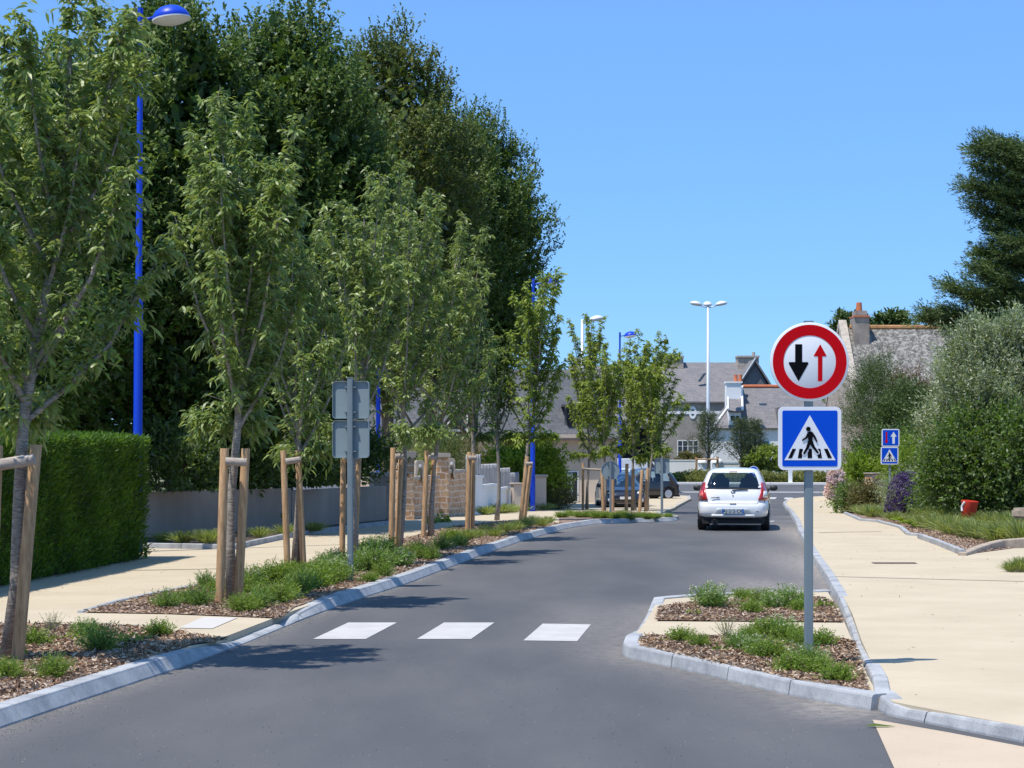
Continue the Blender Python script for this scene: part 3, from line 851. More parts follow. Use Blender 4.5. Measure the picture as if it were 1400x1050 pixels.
# ---- stakes
def stakes(label, Y, ss, bar, rad=0.045, mat=None, zg=0.1):
    cx = sum(s_[1] for s_ in ss)/len(ss)
    X = A(cx, Y)
    root = empty('tree_stakes', (X, Y, G(Y)), 0, label, 'tree stakes', 'wooden tree stakes')
    for k, (tx, bx, ty) in enumerate(ss):
        t = A(tx, Y, ty); zt = t[2]-G(Y)
        dy = 0.12 if k % 2 else -0.05
        mb = MB()
        a = (A(bx, Y)-X, dy, 0.0); b = (t[0]-X, dy, zt)
        mb.tube([a, ((a[0]+b[0])/2, dy, zt/2), (b[0], dy, zt-0.01), b], [rad*1.02, rad, rad*0.96, rad*0.9], 12)
        mb.build('stake', mat or stakewood, root, 2)
    if bar:
        x0, y0, x1, y1 = bar
        p = A(x0, Y, y0); q = A(x1, Y, y1)
        mb = MB()
        mb.tube([(p[0]-X, -0.05-rad*1.9, p[2]-G(Y)), (q[0]-X, -0.02-rad*1.9, q[2]-G(Y))], [rad*0.95, rad*0.9], 12)
        mb.build('crossbar', barwood, root, 2)
stakes('stakes of the nearest tree at the left edge, joined by a grey round crossbar', 15.8, [(-2, -14, 609), (44, 17, 608)], (-5, 637, 52, 628), 0.055)
stakes('pale wooden stake pair in front of the dark wall left of the grey sign backs', 22.1, [(308, 301, 613), (334, 323, 613)], (311, 631, 339, 632), 0.056)
stakes('short-barred stake pair second to the left of the grey sign backs', 28.3, [(388, 394, 616), (406, 414, 616)], (392, 631, 413, 628), 0.052)
stakes('stake pair seen behind the post of the grey sign backs', 30.8, [(470, 468, 612), (490, 484, 612)], (473, 628, 491, 628), 0.05)
stakes('sunlit stake pair just right of the grey sign backs', 33.2, [(538, 535, 612), (548, 542, 620)], (541, 624, 552, 624), 0.055)
stakes('shaded stake pair in front of the brown stone wall', 38.6, [(584, 579, 616), (593, 588, 622)], (586, 625, 597, 626), 0.055)
stakes('shaded stake pair in front of the stone wall end by the white wall', 41.6, [(642, 639, 618), (647, 645, 620)], (640, 626, 651, 626), 0.06)
stakes('leaning stake pair beside the second blue lamp', 47.3, [(721, 711, 624), (726, 716, 634)], (719, 634, 728, 634), 0.055)
stakes('stake pair with a level bar in front of the beige house window', 70, [(797, 797, 633), (829, 827, 637)], (795, 641, 831, 643), 0.05)
stakes('stake pair beside the round sign back in the far bed', 65.5, [(823, 825, 643), (838, 838, 640)], None, 0.06)
stakes('stake pair in the far bed in front of the dark parked car', 66.5, [(857, 856, 634), (866, 865, 641)], None, 0.065)
stakes('rightmost stake pair in the far bed beside the square sign back', 64.5, [(878, 874, 642), (886, 883, 640)], None, 0.062)
# ================================================================= signs
def rrect(w, h, r, n=6):
    pts = []
    for cx, cz, a0 in ((w/2-r, -h/2+r, -90), (w/2-r, h/2-r, 0), (-w/2+r, h/2-r, 90), (-w/2+r, -h/2+r, 180)):
        for k in range(n+1):
            a = R(a0+90*k/n)
            pts.append((cx+r*math.cos(a), cz+r*math.sin(a)))
    return pts
def circ(r, n=48, c=(0, 0)):
    return [(c[0]+r*math.cos(2*math.pi*k/n), c[1]+r*math.sin(2*math.pi*k/n)) for k in range(n)]
def ring_mesh(mb, r0, r1, y0, y1, n=64):
    n0 = len(mb.v)
    for r, y in ((r0, y0), (r1, y0), (r1, y1), (r0, y1)):
        mb.v += [(r*math.cos(2*math.pi*k/n), y, r*math.sin(2*math.pi*k/n)) for k in range(n)]
    for j in range(4):
        for k in range(n):
            k2 = (k+1) % n; j2 = (j+1) % 4
            mb.f.append((n0+j*n+k, n0+j*n+k2, n0+j2*n+k2, n0+j2*n+k))
def stroke(mb, a, b, w0, w1, y0, y1):
    a = Vector(a); b = Vector(b); d = (b-a).normalized(); n = Vector((-d.y, d.x))
    pts = []
    base = math.atan2(d.y, d.x)
    for k in range(7):
        t = base-math.pi/2+math.pi*k/6
        pts.append((b.x+math.cos(t)*w1, b.y+math.sin(t)*w1))
    for k in range(7):
        t = base+math.pi/2+math.pi*k/6
        pts.append((a.x+math.cos(t)*w0, a.y+math.sin(t)*w0))
    mb.prism(pts, y0, y1)
def shift(o, x=0, y=0, z=0):
    o.location = (x, y, z); return o
def priority_disc(root, z, dia, y=-0.06):
    k = dia/486.0
    p = MB()
    p.lathe([(dia/2-0.004, -0.02), (dia/2, -0.018), (dia/2, 0.0), (dia/2-0.006, 0.004)], 72)
    o = p.build('sign_disc', signwhite, root, 2); o.rotation_euler = (R(90), 0, 0); shift(o, 0, y, z)
    mb = MB(); ring_mesh(mb, 162*k, 228*k, -0.0065, -0.003); shift(mb.build('red_ring', signred, o), 0, 0, 0)
    for c in kids(o): c.rotation_euler = (R(-90), 0, 0)
    def arrow(name, pts, mat):
        m2 = MB(); m2.prism([((x-293)*k, -(yy-330)*k) for x, yy in pts], -0.0065, -0.003)
        q = m2.build(name, mat, o); q.rotation_euler = (R(-90), 0, 0)
    arrow('black_arrow', [(203, 222), (246, 222), (246, 332), (280, 332), (285, 337), (284, 342), (228, 443), (224, 447), (220, 443), (164, 342), (163, 337), (168, 332), (203, 332)][::-1], signblack)
    arrow('red_arrow', [(344, 450), (344, 296), (320, 296), (318, 292), (355, 227), (358, 224), (361, 227), (396, 292), (394, 296), (371, 296), (371, 450)], signred)
    return o
def square_panel(root, z, w, y=-0.06, kind='ped', x=0):
    mb = MB(); mb.prism(rrect(w, w, w*0.09), -0.018, 0.0)
    back = mb.build('sign_panel', signwhite, root, bevel=0.002); shift(back, x, y, z)
    k = w/372.0
    m2 = MB(); m2.prism(rrect(325*k, 328*k, 10*k), -0.0205, -0.0165)
    m2.build('blue_field', signblue, back)
    if kind == 'ped':
        cx, cz = 289, 784.5
        T = lambda a, b: ((a-cx)*k, -(b-cz)*k)
        m3 = MB(); m3.prism([T(288, 648), T(440, 912), T(138, 912)][::-1], -0.0225, -0.0195); m3.build('white_triangle', signwhite, back)
        for tp in ([(186, 845), (206, 845), (182, 900), (160, 900)], [(227, 845), (247, 845), (241, 900), (217, 900)], [(276, 845), (300, 845), (301, 900), (275, 900)], [(330, 845), (350, 845), (360, 900), (336, 900)], [(371, 845), (393, 845), (419, 900), (395, 900)]):
            m4 = MB(); m4.prism([T(*q) for q in tp][::-1], -0.0245, -0.0215); m4.build('zebra_bar', signblack, back)
        for a, b in (((268, 852), (254, 872)), ((318, 848), (333, 868))):
            m5 = MB(); stroke(m5, T(*a), T(*b), 13*k, 13*k, -0.0265, -0.0235); m5.build('white_outline', signwhite, back)
        m6 = MB()
        y0, y1 = -0.0285, -0.0255
        m6.prism([(T(279, 729)[0]+13.5*k*math.cos(a), T(279, 729)[1]+13.5*k*math.sin(a)) for a in [2*math.pi*q/20 for q in range(20)]], y0, y1)
        eps = [0]
        def st(a, b, w0, w1):
            eps[0] += 0.0002
            stroke(m6, T(*a), T(*b), w0*k, w1*k, y0-eps[0], y1)
        st((290, 757), (291, 797), 15, 12); st((288, 800), (274, 838), 11, 8); st((274, 838), (254, 872), 8, 6)
        st((293, 800), (309, 834), 11, 8); st((309, 834), (334, 867), 8, 6)
        st((281, 755), (267, 780), 8, 6); st((267, 780), (245, 794), 6, 4)
        st((299, 754), (316, 776), 8, 6); st((316, 776), (329, 802), 6, 4)
        m6.build('walking_figure', signblack, back)
    elif kind == 'arrows':
        m3 = MB(); m3.prism([(0.10*w, -0.34*w), (0.10*w, 0.06*w), (0.0*w, 0.06*w), (0.17*w, 0.34*w), (0.34*w, 0.06*w), (0.24*w, 0.06*w), (0.24*w, -0.34*w)][::-1], -0.0225, -0.0195); m3.build('white_arrow', signwhite, back)
        m4 = MB(); m4.prism([(-0.27*w, 0.33*w), (-0.19*w, 0.33*w), (-0.19*w, -0.16*w), (-0.12*w, -0.16*w), (-0.23*w, -0.34*w), (-0.34*w, -0.16*w), (-0.27*w, -0.16*w)], -0.0225, -0.0195); m4.build('red_arrow', signred, back)
    return back
def sign_back(root, z, w, y=0.0, round_=False):
    """a sign seen from behind: pan-shaped back with rim, and clamp brackets"""
    if round_:
        mb = MB(); mb.lathe([(w/2, -0.012), (w/2, 0.012), (w/2-0.012, 0.012)], 48)
        o = mb.build('sign_back', signgrey, root, 2); o.rotation_euler = (R(-90), 0, 0); shift(o, 0, y, z)
        rm = MB(); ring_mesh(rm, w/2-0.008, w/2+0.004, -0.035, 0.01); shift(rm.build('rim', signgrey, root), 0, y, z)
    else:
        mb = MB(); mb.prism(rrect(w-0.008, w-0.008, w*0.085), -0.004, 0.006)
        o = mb.build('sign_back', signgrey, root); shift(o, 0, y, z)
        out = rrect(w, w, w*0.09); inn = rrect(w-0.014, w-0.014, w*0.08)
        rm = MB(); n = len(out); 
        rm.v += [(a, -0.036, b) for a, b in out]+[(a, 0.008, b) for a, b in out]+[(a, 0.008, b) for a, b in inn]+[(a, -0.036, b) for a, b in inn]
        for j in range(4):
            for k in range(n):
                k2 = (k+1) % n; j2 = (j+1) % 4
                rm.f.append((j*n+k, j*n+k2, j2*n+k2, j2*n+k))
        shift(rm.build('rim', signgrey, root), 0, y, z)
    for dz in (w*0.33, -w*0.33):
        b = MB()
        b.cbox((0, -0.062, 0), (w*0.30, 0.012, 0.016))
        b.cbox((-w*0.105, -0.03, 0), (w*0.11, 0.05, 0.026)); b.cbox((w*0.105, -0.03, 0), (w*0.11, 0.05, 0.026))
        shift(b.build('clamp', postgrey, root, bevel=0.002), 0, y, z+dz)
def post(root, h, w=0.075, d=0.042, y=0.0, mat=None):
    mb = MB(); mb.prism(rrect(w, d, 0.012, 4), 0, h)
    o = mb.build('post', mat or postgrey, root, 2)
    o.rotation_euler = (R(90), 0, 0); o.location = (0, y, 0)
    cp = MB(); cp.cbox((0, y, h+0.006), (w+0.006, d+0.006, 0.014)); cp.build('post_cap', mat or postgrey, root, bevel=0.003)
Y = 15.5
r = empty('road_sign', (A(1105.5, Y), Y, 0.1), R(1.5), 'large road sign in the island bed, red-ringed two-arrow disc over a blue crossing panel', 'road sign')
post(r, 2.93); priority_disc(r, 2.594, 0.668, -0.045); square_panel(r, 1.946, 0.535, -0.04)
for zz in (2.80, 2.40, 2.10, 1.80):
    b = MB(); b.cbox((0, 0, 0), (0.11, 0.075, 0.022)); shift(b.build('clamp', postgrey, r, bevel=0.003), 0, -0.004, zz)
Y = 52.0
r = empty('road_sign', (A(1216.5, Y), Y, G(Y)+0.1), R(-4), 'small twin blue square signs on a thin post beside the purple shrub', 'road sign')
post(r, 2.18, 0.06, 0.04); square_panel(r, H-(598.5-615)/48-G(Y)-0.1, 0.5, -0.03, 'arrows', 0.015); square_panel(r, H-(623-615)/48-G(Y)-0.1, 0.5, -0.03, 'ped', -0.012)
Y = 25.6
r = empty('road_sign', (A(479.5, Y), Y, 0.1), R(-10), 'two grey square sign backs one above the other on a post in the left bed', 'road sign')
post(r, 2.85, 0.08, 0.045, -0.03); sign_back(r, 2.55, 0.525, 0.03); sb = sign_back(r, 2.0, 0.525, 0.03)
Y = 62.0
r = empty('road_sign', (A(834.5, Y), Y, G(Y)+0.1), R(4), 'round grey sign back with its post in the far bed', 'road sign')
zc = H-(643-615)/(F/Y)-G(Y)-0.1
post(r, zc+0.3, 0.07, 0.045, -0.03); sign_back(r, zc, 0.62, 0.03, True)
Y = 57.0
r = empty('road_sign', (A(905, Y), Y, G(Y)+0.1), R(-6), 'square grey sign back on a post at the right end of the far bed', 'road sign')
zc = H-(637-615)/(F/Y)-G(Y)-0.1
post(r, zc+0.25, 0.08, 0.045, -0.03); sign_back(r, zc, 0.47, 0.03)
Y = 140.0
r = empty('road_sign', (A(1030, Y), Y, G(Y)), 0, 'small round blue sign with a white arrow beyond the white car roof', 'road sign')
zc = H-(644.5-615)/(F/Y)-G(Y)
post(r, zc-0.1, 0.09, 0.06)
mb = MB(); mb.prism(circ(0.42, 32), -0.02, 0); o = mb.build('sign_disc', signwhite, r); shift(o, 0, -0.05, zc)
mb = MB(); mb.prism(circ(0.37, 32), -0.03, -0.015); mb.build('blue_disc', signblue, o)
mb = MB(); mb.prism([(-.16, .2), (-.23, .12), (.0, -.10), (-.1, -.2), (.22, -.22), (.2, .1), (.1, 0), ][::-1], -0.04, -0.025); mb.build('white_arrow', signwhite, o)
Y = 105.0
r = empty('sign_post', (A(1131, Y), Y, G(Y)+0.1), 0, 'thin bare grey post on the far pavement left of the pink hydrangea', 'post')
post(r, 2.6, 0.09, 0.06)
r = empty('marker_post', (A(1080.5, 148), 148, G(148)+0.1), 0, 'short pale square post beyond the roundabout verge', 'post')
MB().cbox((0, 0, 0.7), (0.3, 0.3, 1.4)).build('post_body', renderwhite, r, bevel=0.02); MB().cbox((0, 0, 1.43), (0.36, 0.36, 0.08)).build('cap', rendergrey, r, bevel=0.01)

# ================================================================= street lamps
def blue_lamp(px, Y, label, top=9.35, head_dx=1.0, lean=0.0):
    root = empty('street_lamp', (A(px, Y), Y, G(Y)+0.1), 0, label, 'street lamp', 'blue street lamps')
    root.rotation_euler = (0, R(lean), 0)
    MB().tube([(0, 0, 0), (0, 0, 1.2), (0, 0, 1.25), (0, 0, 4.6), (0, 0, 4.64), (0, 0, top-0.1)], [0.095, 0.095, 0.085, 0.078, 0.062, 0.045], 14).build('pole', lampblue, root, 2)
    MB().tube([(0, 0, top-0.35), (0, 0, top+0.02)], [0.05, 0.05], 10).build('pole_cap', lampblue, root, 2)
    MB().cbox((0, -0.088, 0.85), (0.09, 0.02, 0.42)).build('access_door', lampblue, root, bevel=0.004)
    MB().tube([(0, 0, top-0.18), (0.15, 0, top-0.17), (0.26, 0, top-0.15)], [0.025]*3, 8).build('arm', lampblue, root, True)
    cx = 0.56
    prof = [(0.47, 0.0), (0.475, 0.03), (0.45, 0.09), (0.38, 0.17), (0.26, 0.24), (0.12, 0.275), (0.02, 0.285)]
    hd = MB().lathe(prof, 28, (0, 0, 0)).build('lamp_head', lampblue, root, 2)
    hd.location = (cx, 0, top-0.17); hd.rotation_euler = (0, R(-8), 0); hd.scale = (.72, .72, .85)
    rim = MB().lathe([(0.46, -0.035), (0.485, -0.03), (0.485, 0.0), (0.46, 0.004)], 28).build('rim', lampwhite, hd, 2)
    MB().lathe([(0.02, -0.13), (0.2, -0.115), (0.34, -0.08), (0.44, -0.037), (0.44, -0.03)], 28).build('diffuser', lampwhite, hd, 2)
    return root
blue_lamp(187.5, 33.2, 'nearest blue street lamp rising behind the clipped hedge', 9.85, lean=0.35)
blue_lamp(517, 65.0, 'shaded dark blue lamp post among the trees right of the grey sign backs', 9.3)
blue_lamp(728, 65.0, 'second blue street lamp standing among the grasses by the beige house', 8.25, lean=0.2)
blue_lamp(847.5, 97, 'farthest blue street lamp at the corner of the beige house', 8.7)
def mast(px, Y, pytop, heads, label):
    g = G(Y); h = H-(pytop-PYH)*Y/F-g
    root = empty('lamp_mast', (A(px, Y), Y, g), 0, label, 'lamp mast')
    MB().tube([(0, 0, 0), (0, 0, h*0.3), (0, 0, h*0.31), (0, 0, h-0.2)], [0.24, 0.22, 0.17, 0.10], 14).build('pole', galv, root, True)
    for a, l, tilt in heads:
        c = math.cos(R(a)); s_ = math.sin(R(a))
        arm = MB().tube([(0, 0, h-0.5), (c*l*0.5, s_*l*0.5, h-0.42), (c*l, s_*l, h-0.25)], 0.05, 8).build('arm', galv, root, True)
        hd = MB().lathe([(0.02, -0.12), (0.3, -0.1), (0.42, 0.0), (0.4, 0.1), (0.25, 0.24), (0.05, 0.3)], 20, sx=1.35).build('lamp_head', lampwhite, root, True)
        hd.location = (c*(l+0.3), s_*(l+0.3), h-0.2); hd.rotation_euler = (0, R(-10), R(a))
mast(968, 165, 413, [(180, 0.8, 0), (0, 0.9, 0), (90, 0.1, 0)], 'tall pale lamp mast with three white heads against the sky')
mast(796, 135, 433, [(5, 0.75, 0)], 'tall lamp mast with one white head showing above the young trees')

# ================================================================= cars
def car(name, root, rings, body, wheels, glass, wf, wr, hw_t, wr_r=0.30, belt=0.93, roofz=1.40, rear_lights=None, n=72, bpill=0.05, detail=None, mirror=None, sills=True):
    """rings: (z, yrear, yfront, halfwidth, exponent). car's front points along +y"""
    zs = np.array([q[0] for q in rings])
    def ring(z):
        return [float(np.interp(z, zs, [q[i] for q in rings])) for i in (1, 2, 3, 4)]
    def pt(z, t):
        yr, yf, hw, e = ring(z)
        c = math.cos(t); s_ = math.sin(t)
        x = hw*math.copysign(abs(c)**(2/e), c)
        y = (yr+yf)/2 + (yf-yr)/2*math.copysign(abs(s_)**(2/e), s_)
        return (x, y, z)
    zl = sorted(set([round(q[0], 4) for q in rings]))
    zz = []
    for a, b in zip(zl, zl[1:]):
        m = max(1, int((b-a)/0.045)); zz += [a+(b-a)*i/m for i in range(m)]
    zz.append(zl[-1])
    ts = [2*math.pi*k/n for k in range(n)]
    V = [pt(z, t) for z in zz for t in ts]
    top = len(V); V.append((0, (rings[-1][1]+rings[-1][2])/2, zz[-1]+0.012))
    bodyf = []; glassf = []
    ymid = wf[0]
    for i in range(len(zz)-1):
        for k in range(n):
            k2 = (k+1) % n
            f = (i*n+k, i*n+k2, (i+1)*n+k2, (i+1)*n+k)
            c = [sum(V[q][j] for q in f)/4 for j in range(3)]
            yr, yf, hw, e = ring(c[2])
            isg = False
            if belt < c[2] < roofz:
                fx = abs(c[0])/hw; fy = (c[1]-(yr+yf)/2)/((yf-yr)/2)
                rx_ = abs(pt(1.2, (ts[k]+ts[1]/2))[0])/ring(1.2)[2]
                if rx_ < 0.80 and fy < -0.5 and c[2] < roofz-0.02: isg = True
                elif fx < 0.82 and fy > 0.5: isg = True
                elif fx > 0.90 and -0.62 < fy < 0.72 and abs(c[1]-bpill) > 0.045: isg = True
            # wheel arches
            arch = False
            for wy in (wr, wf):
                if abs(c[0]) > 0.80*hw and math.hypot(c[1]-wy[0], c[2]-wr_r) < wr_r+0.055: arch = True
            if arch: continue
            (glassf if isg else bodyf).append(f)
    for k in range(n): bodyf.append(((len(zz)-1)*n+k, (len(zz)-1)*n+(k+1) % n, top))
    def mk(nm, faces, mat):
        me = bpy.data.meshes.new(nm); me.from_pydata(V, [], faces)
        bm = bmesh.new(); bm.from_mesh(me)
        bmesh.ops.delete(bm, geom=[v for v in bm.verts if not v.link_faces], context='VERTS')
        bmesh.ops.recalc_face_normals(bm, faces=bm.faces)
        bm.to_mesh(me); bm.free(); me.materials.append(mat)
        for p in me.polygons: p.use_smooth = True
        o = bpy.data.objects.new(nm, me); COL.objects.link(o); o.parent = root
        return o
    mk('body', bodyf, body)
    gl = mk('window', glassf, glass)
    # interior and underside
    yr, yf, hw, e = ring(0.4)
    mb = MB(); mb.box((-hw+.1, yr+.18, 0.22), (hw-.1, yf-.25, 0.80)); mb.build('interior', blackplastic, root)
    for sx in (-0.36, 0.36):
        st = MB(); st.cbox((sx, 0.15, 1.0), (0.44, 0.14, 0.5)); st.cbox((sx, 0.13, 1.275), (0.24, 0.1, 0.15)); st.build('front_seat', blackplastic, root, bevel=0.04)
        MB().cbox((sx, -0.85, 1.0), (0.46, 0.14, 0.30)).build('rear_seat', blackplastic, root, bevel=0.04)
    # wheels
    for wy in (wf, wr):
        for sx in (-1, 1):
            w = MB().lathe([(0.16, -0.09), (wr_r-0.03, -0.1), (wr_r-0.005, -0.08), (wr_r, -0.05), (wr_r, 0.05), (wr_r-0.005, 0.08), (wr_r-0.03, 0.1), (0.16, 0.09)], 28)
            o = w.build('wheel', tyre, root, 2); o.rotation_euler = (0, R(90), 0); o.location = (sx*(hw_t-0.10), wy[0], wr_r)
            rm = MB().lathe([(0.05, 0.085), (0.19, 0.07), (0.205, 0.098), (0.2, 0.104)], 20)
            for q in range(5):
                a = q*2*math.pi/5
                rm.cbox((0, 0, 0), (0.18, 0.045, 0.02), Matrix.Translation((math.cos(a)*0.1, math.sin(a)*0.1, 0.103)) @ Matrix.Rotation(a, 4, 'Z'))
            q = rm.build('rim', alloy, o, 2)
            if sx < 0: q.rotation_euler = (R(180), 0, 0)
    ar = MB()
    for wy in (wf, wr):
        for sx in (-1, 1):
            ar.cbox((sx*(hw_t-0.27), wy[0], 0.45), (0.3, 0.68, 0.40))
    ar.build('wheel_well', tyre, root)
    # underside
    MB().box((-hw+.12, yr+.1, 0.17), (hw-.12, yf-.1, 0.24)).build('underbody', tyre, root)
    # mirrors
    if mirror:
        for sx in (-1, 1):
            mr = MB().lathe([(0.01, -0.07), (0.07, -0.055), (0.09, 0), (0.075, 0.06), (0.01, 0.075)], 14, sx=1.15, sy=0.6)
            o = mr.build('wing_mirror', mirror, root, True); o.location = (sx*(hw_t+0.10), wf[0]-0.62, 0.98)
            MB().cbox((-sx*0.10, 0, -0.03), (0.14, 0.04, 0.04)).build('mirror_arm', mirror, o, bevel=0.01)
    # patches on the surface: end -1 rear, +1 front
    def surf(x, z, end, off_):
        yr, yf, hw, e = ring(z)
        u = min(0.9999, abs(x)/hw)
        k = (1-u**e)**(1/e)
        y = (yr+yf)/2 + end*(yf-yr)/2*k
        d = 1e-3
        return Vector((x + math.copysign(off_*(u**3)*0.9, x), y+end*off_, z))
    def patch(nm, outline, end, mat, off_=0.008, thick=0.01, parent=root, nn=5):
        """outline: list of (xl, xr, z) rows"""
        m2 = MB(); rows = len(outline)
        for xl, xr, z in outline:
            for i in range(nn+1):
                m2.v.append(tuple(surf(xl+(xr-xl)*i/nn, z, end, off_)))
        for j in range(rows-1):
            for i in range(nn):
                m2.f.append((j*(nn+1)+i, j*(nn+1)+i+1, (j+1)*(nn+1)+i+1, (j+1)*(nn+1)+i))
        o = m2.build(nm, mat, parent, True)
        sm = o.modifiers.new('s', 'SOLIDIFY'); sm.thickness = thick; sm.offset = 0
        return o
    return patch, surf, ring
def text_mesh(body, size, mat, parent, name='lettering', ext=0.002, width=None):
    c = bpy.data.curves.new(name, 'FONT'); c.body = body; c.size = size; c.extrude = ext; c.align_x = 'CENTER'; c.align_y = 'CENTER'
    t = bpy.data.objects.new(name, c); COL.objects.link(t)
    dg = bpy.context.evaluated_depsgraph_get()
    me = bpy.data.meshes.new_from_object(t.evaluated_get(dg)); me.name = name
    bpy.data.objects.remove(t); bpy.data.curves.remove(c)
    me.materials.clear(); me.materials.append(mat)
    o = bpy.data.objects.new(name, me); COL.objects.link(o); o.parent = parent
    o.rotation_euler = (R(90), 0, 0)
    return o
carwhite = M_paint('car_white', (0.80, 0.80, 0.80)); carblue = M_paint('car_dark_blue', (0.006, 0.008, 0.022)); carteal = M_paint('car_pale', (0.62, 0.68, 0.72)); carblack = M_paint('car_black', (0.008, 0.009, 0.014))
taillight = M_paint('tail_light_red', (0.38, 0.01, 0.012), rough=0.2); lightclear = M_paint('light_clear', (0.72, 0.70, 0.68), rough=0.15)
platem = M_plain('plate_white', (0.42, 0.47, 0.50), 0.5, var=0.03); plateblue = M_plain('plate_blue', (0.02, 0.12, 0.45), 0.5, var=0.03)
bumpgrey = M_plain('bumper_recess', (0.40, 0.43, 0.45), 0.4, var=0.03, coat=0.5)
# white hatchback driving away
Y = 43.9
r = empty('hatchback_car', (A(998, Y)+0.35, Y+1.93, 0.0), R(-8.2), 'white hatchback driving away in the middle of the road, red tail lights and rear plate', 'car')
rings = [(0.33, -1.90, 1.85, 0.80, 7), (0.36, -1.96, 1.95, 0.845, 7), (0.44, -1.99, 1.99, 0.865, 7), (0.56, -2.0, 1.98, 0.875, 6.6), (0.64, -1.99, 1.93, 0.875, 6.4), (0.69, -1.94, 1.85, 0.868, 6.2),
         (0.82, -1.93, 1.62, 0.855, 6), (0.93, -1.90, 1.15, 0.835, 5.6), (1.0, -1.87, 0.98, 0.805, 5.4), (1.12, -1.80, 0.74, 0.765, 5.2), (1.30, -1.66, 0.47, 0.695, 5.0), (1.40, -1.57, 0.30, 0.645, 4.6), (1.46, -1.47, 0.15, 0.58, 4.0), (1.495, -1.30, -0.1, 0.48, 3.0), (1.51, -1.0, -0.3, 0.3, 2.6)]
patch, surf, ring = car('c', r, rings, carwhite, 0, glassm, (1.30,), (-1.28,), 0.865, 0.31, 1.015, 1.42, mirror=blackplastic)
for sx in (-1, 1):
    pts = [(0.60, 0.845, 0.735), (0.615, 0.852, 0.80), (0.64, 0.845, 0.88), (0.655, 0.825, 0.96), (0.665, 0.795, 1.03), (0.665, 0.76, 1.10), (0.66, 0.73, 1.16)]
    if sx < 0: pts = [(-b, -a, z) for a, b, z in pts]
    tl = patch('tail_light', pts, -1, taillight, 0.012, 0.02)
    sub = [(a+(b-a)*(.35 if sx > 0 else .15), a+(b-a)*(.85 if sx > 0 else .65), z) for a, b, z in pts[1:4]]
    patch('reflector', sub, -1, M_paint('tail_light_bright', (0.75, 0.10, 0.07), rough=0.15) if sx < 0 else lightclear, 0.024, 0.006, tl)
    patch('sticker', [(sx*0.63-.02, sx*0.63+.02, 1.03), (sx*0.63-.04, sx*0.63+.04, 1.055), (sx*0.63-.02, sx*0.63+.02, 1.08)], -1, M_plain('sticker_white', (0.85, 0.85, 0.86), 0.6), 0.016, 0.003)
patch('window_seal', [(-0.63, 0.63, 1.01), (-0.63, 0.63, 1.028)], -1, blackplastic, 0.006, 0.012, nn=20)
patch('bumper_recess', [(-0.50, 0.50, 0.36), (-0.47, 0.47, 0.42), (-0.42, 0.42, 0.50), (-0.38, 0.38, 0.545)], -1, bumpgrey, 0.006, 0.006, nn=12)
patch('bumper_lip', [(-0.52, 0.52, 0.335), (-0.50, 0.50, 0.385)], -1, carwhite, 0.03, 0.03, nn=12)
patch('lower_bumper', [(-0.64, 0.64, 0.20), (-0.64, 0.64, 0.265)], -1, blackplastic, -0.05, 0.04, nn=8)
for sx in (-1, 1):
    patch('hatch_gap', [(sx*0.655-.005, sx*0.655+.005, 0.93), (sx*0.62-.005, sx*0.62+.005, 0.75), (sx*0.57-.005, sx*0.57+.005, 0.655)], -1, rendergrey, 0.003, 0.004)
patch('bumper_gap', [(-0.56, 0.56, 0.652), (-0.56, 0.56, 0.661)], -1, rendergrey, 0.003, 0.004, nn=12)
patch('tow_cover', [(0.56, 0.60, 0.46), (0.55, 0.61, 0.485), (0.56, 0.60, 0.51)], -1, bumpgrey, 0.006, 0.004)
pl = empty('number_plate_holder'); bpy.data.objects.remove(pl)
p0 = surf(0, 0.47, -1, 0.03)
pl = MB().cbox((0, 0, 0), (0.52, 0.012, 0.11)).build('number_plate', platem, r, bevel=0.003); pl.location = (0.0, p0.y, 0.478)
MB().cbox((-0.238, -0.008, 0), (0.04, 0.004, 0.105)).build('plate_band', plateblue, pl); MB().cbox((0.238, -0.008, 0), (0.04, 0.004, 0.105)).build('plate_band', plateblue, pl)
tx = text_mesh('AJ-212-CK', 0.105, signblack, pl); tx.location = (0, -0.008, 0.0)
p0 = surf(0, 0.93, -1, 0.012)
em = MB().prism([(-.055, .03), (-.045, -.005), (-.02, -.028), (.02, -.028), (.045, -.005), (.055, .03), (.035, .03), (.03, .005), (.012, -.012), (-.012, -.012), (-.03, .005), (-.035, .03)], -0.004, 0.004).build('emblem', blackplastic, r); em.location = (0, p0.y, 0.935)
MB().prism([(-.014, .03), (.014, .03), (.0, -.03)], -0.004, 0.004).build('lock', blackplastic, r).location = (0, p0.y-0.02, 0.835)
p1 = surf(-0.4, 0.78, -1, 0.01)
bd = MB().prism([(-.10, -.012), (.10, -.012), (.10, .016), (.03, .016), (.02, .008), (-.10, .008)], -0.003, 0.003).build('badge', M_plain('badge_dark', (0.12, 0.13, 0.14), 0.4), r); bd.location = (-0.42, p1.y-0.006, 0.80)
patch('handle', [(-0.075, 0.075, 0.648), (-0.075, 0.075, 0.672)], -1, rendergrey, 0.012, 0.02)
ex = MB().tube([(-0.44, -1.75, 0.27), (-0.44, -2.0, 0.25), (-0.44, -2.03, 0.24)], [0.035, 0.04, 0.04], 12).build('exhaust_pipe', blackplastic, r, 2)
MB().cbox((-0.43, -1.86, 0.22), (0.18, 0.22, 0.14)).build('silencer', blackplastic, r, bevel=0.03)
MB().cbox((0.0, -1.60, 1.42), (0.2, 0.03, 0.02)).build('brake_light', taillight, r, bevel=0.004)
MB().tube([(0.15, -1.0, 1.50), (0.15, -1.2, 1.60)], 0.006, 6).build('aerial', blackplastic, r)
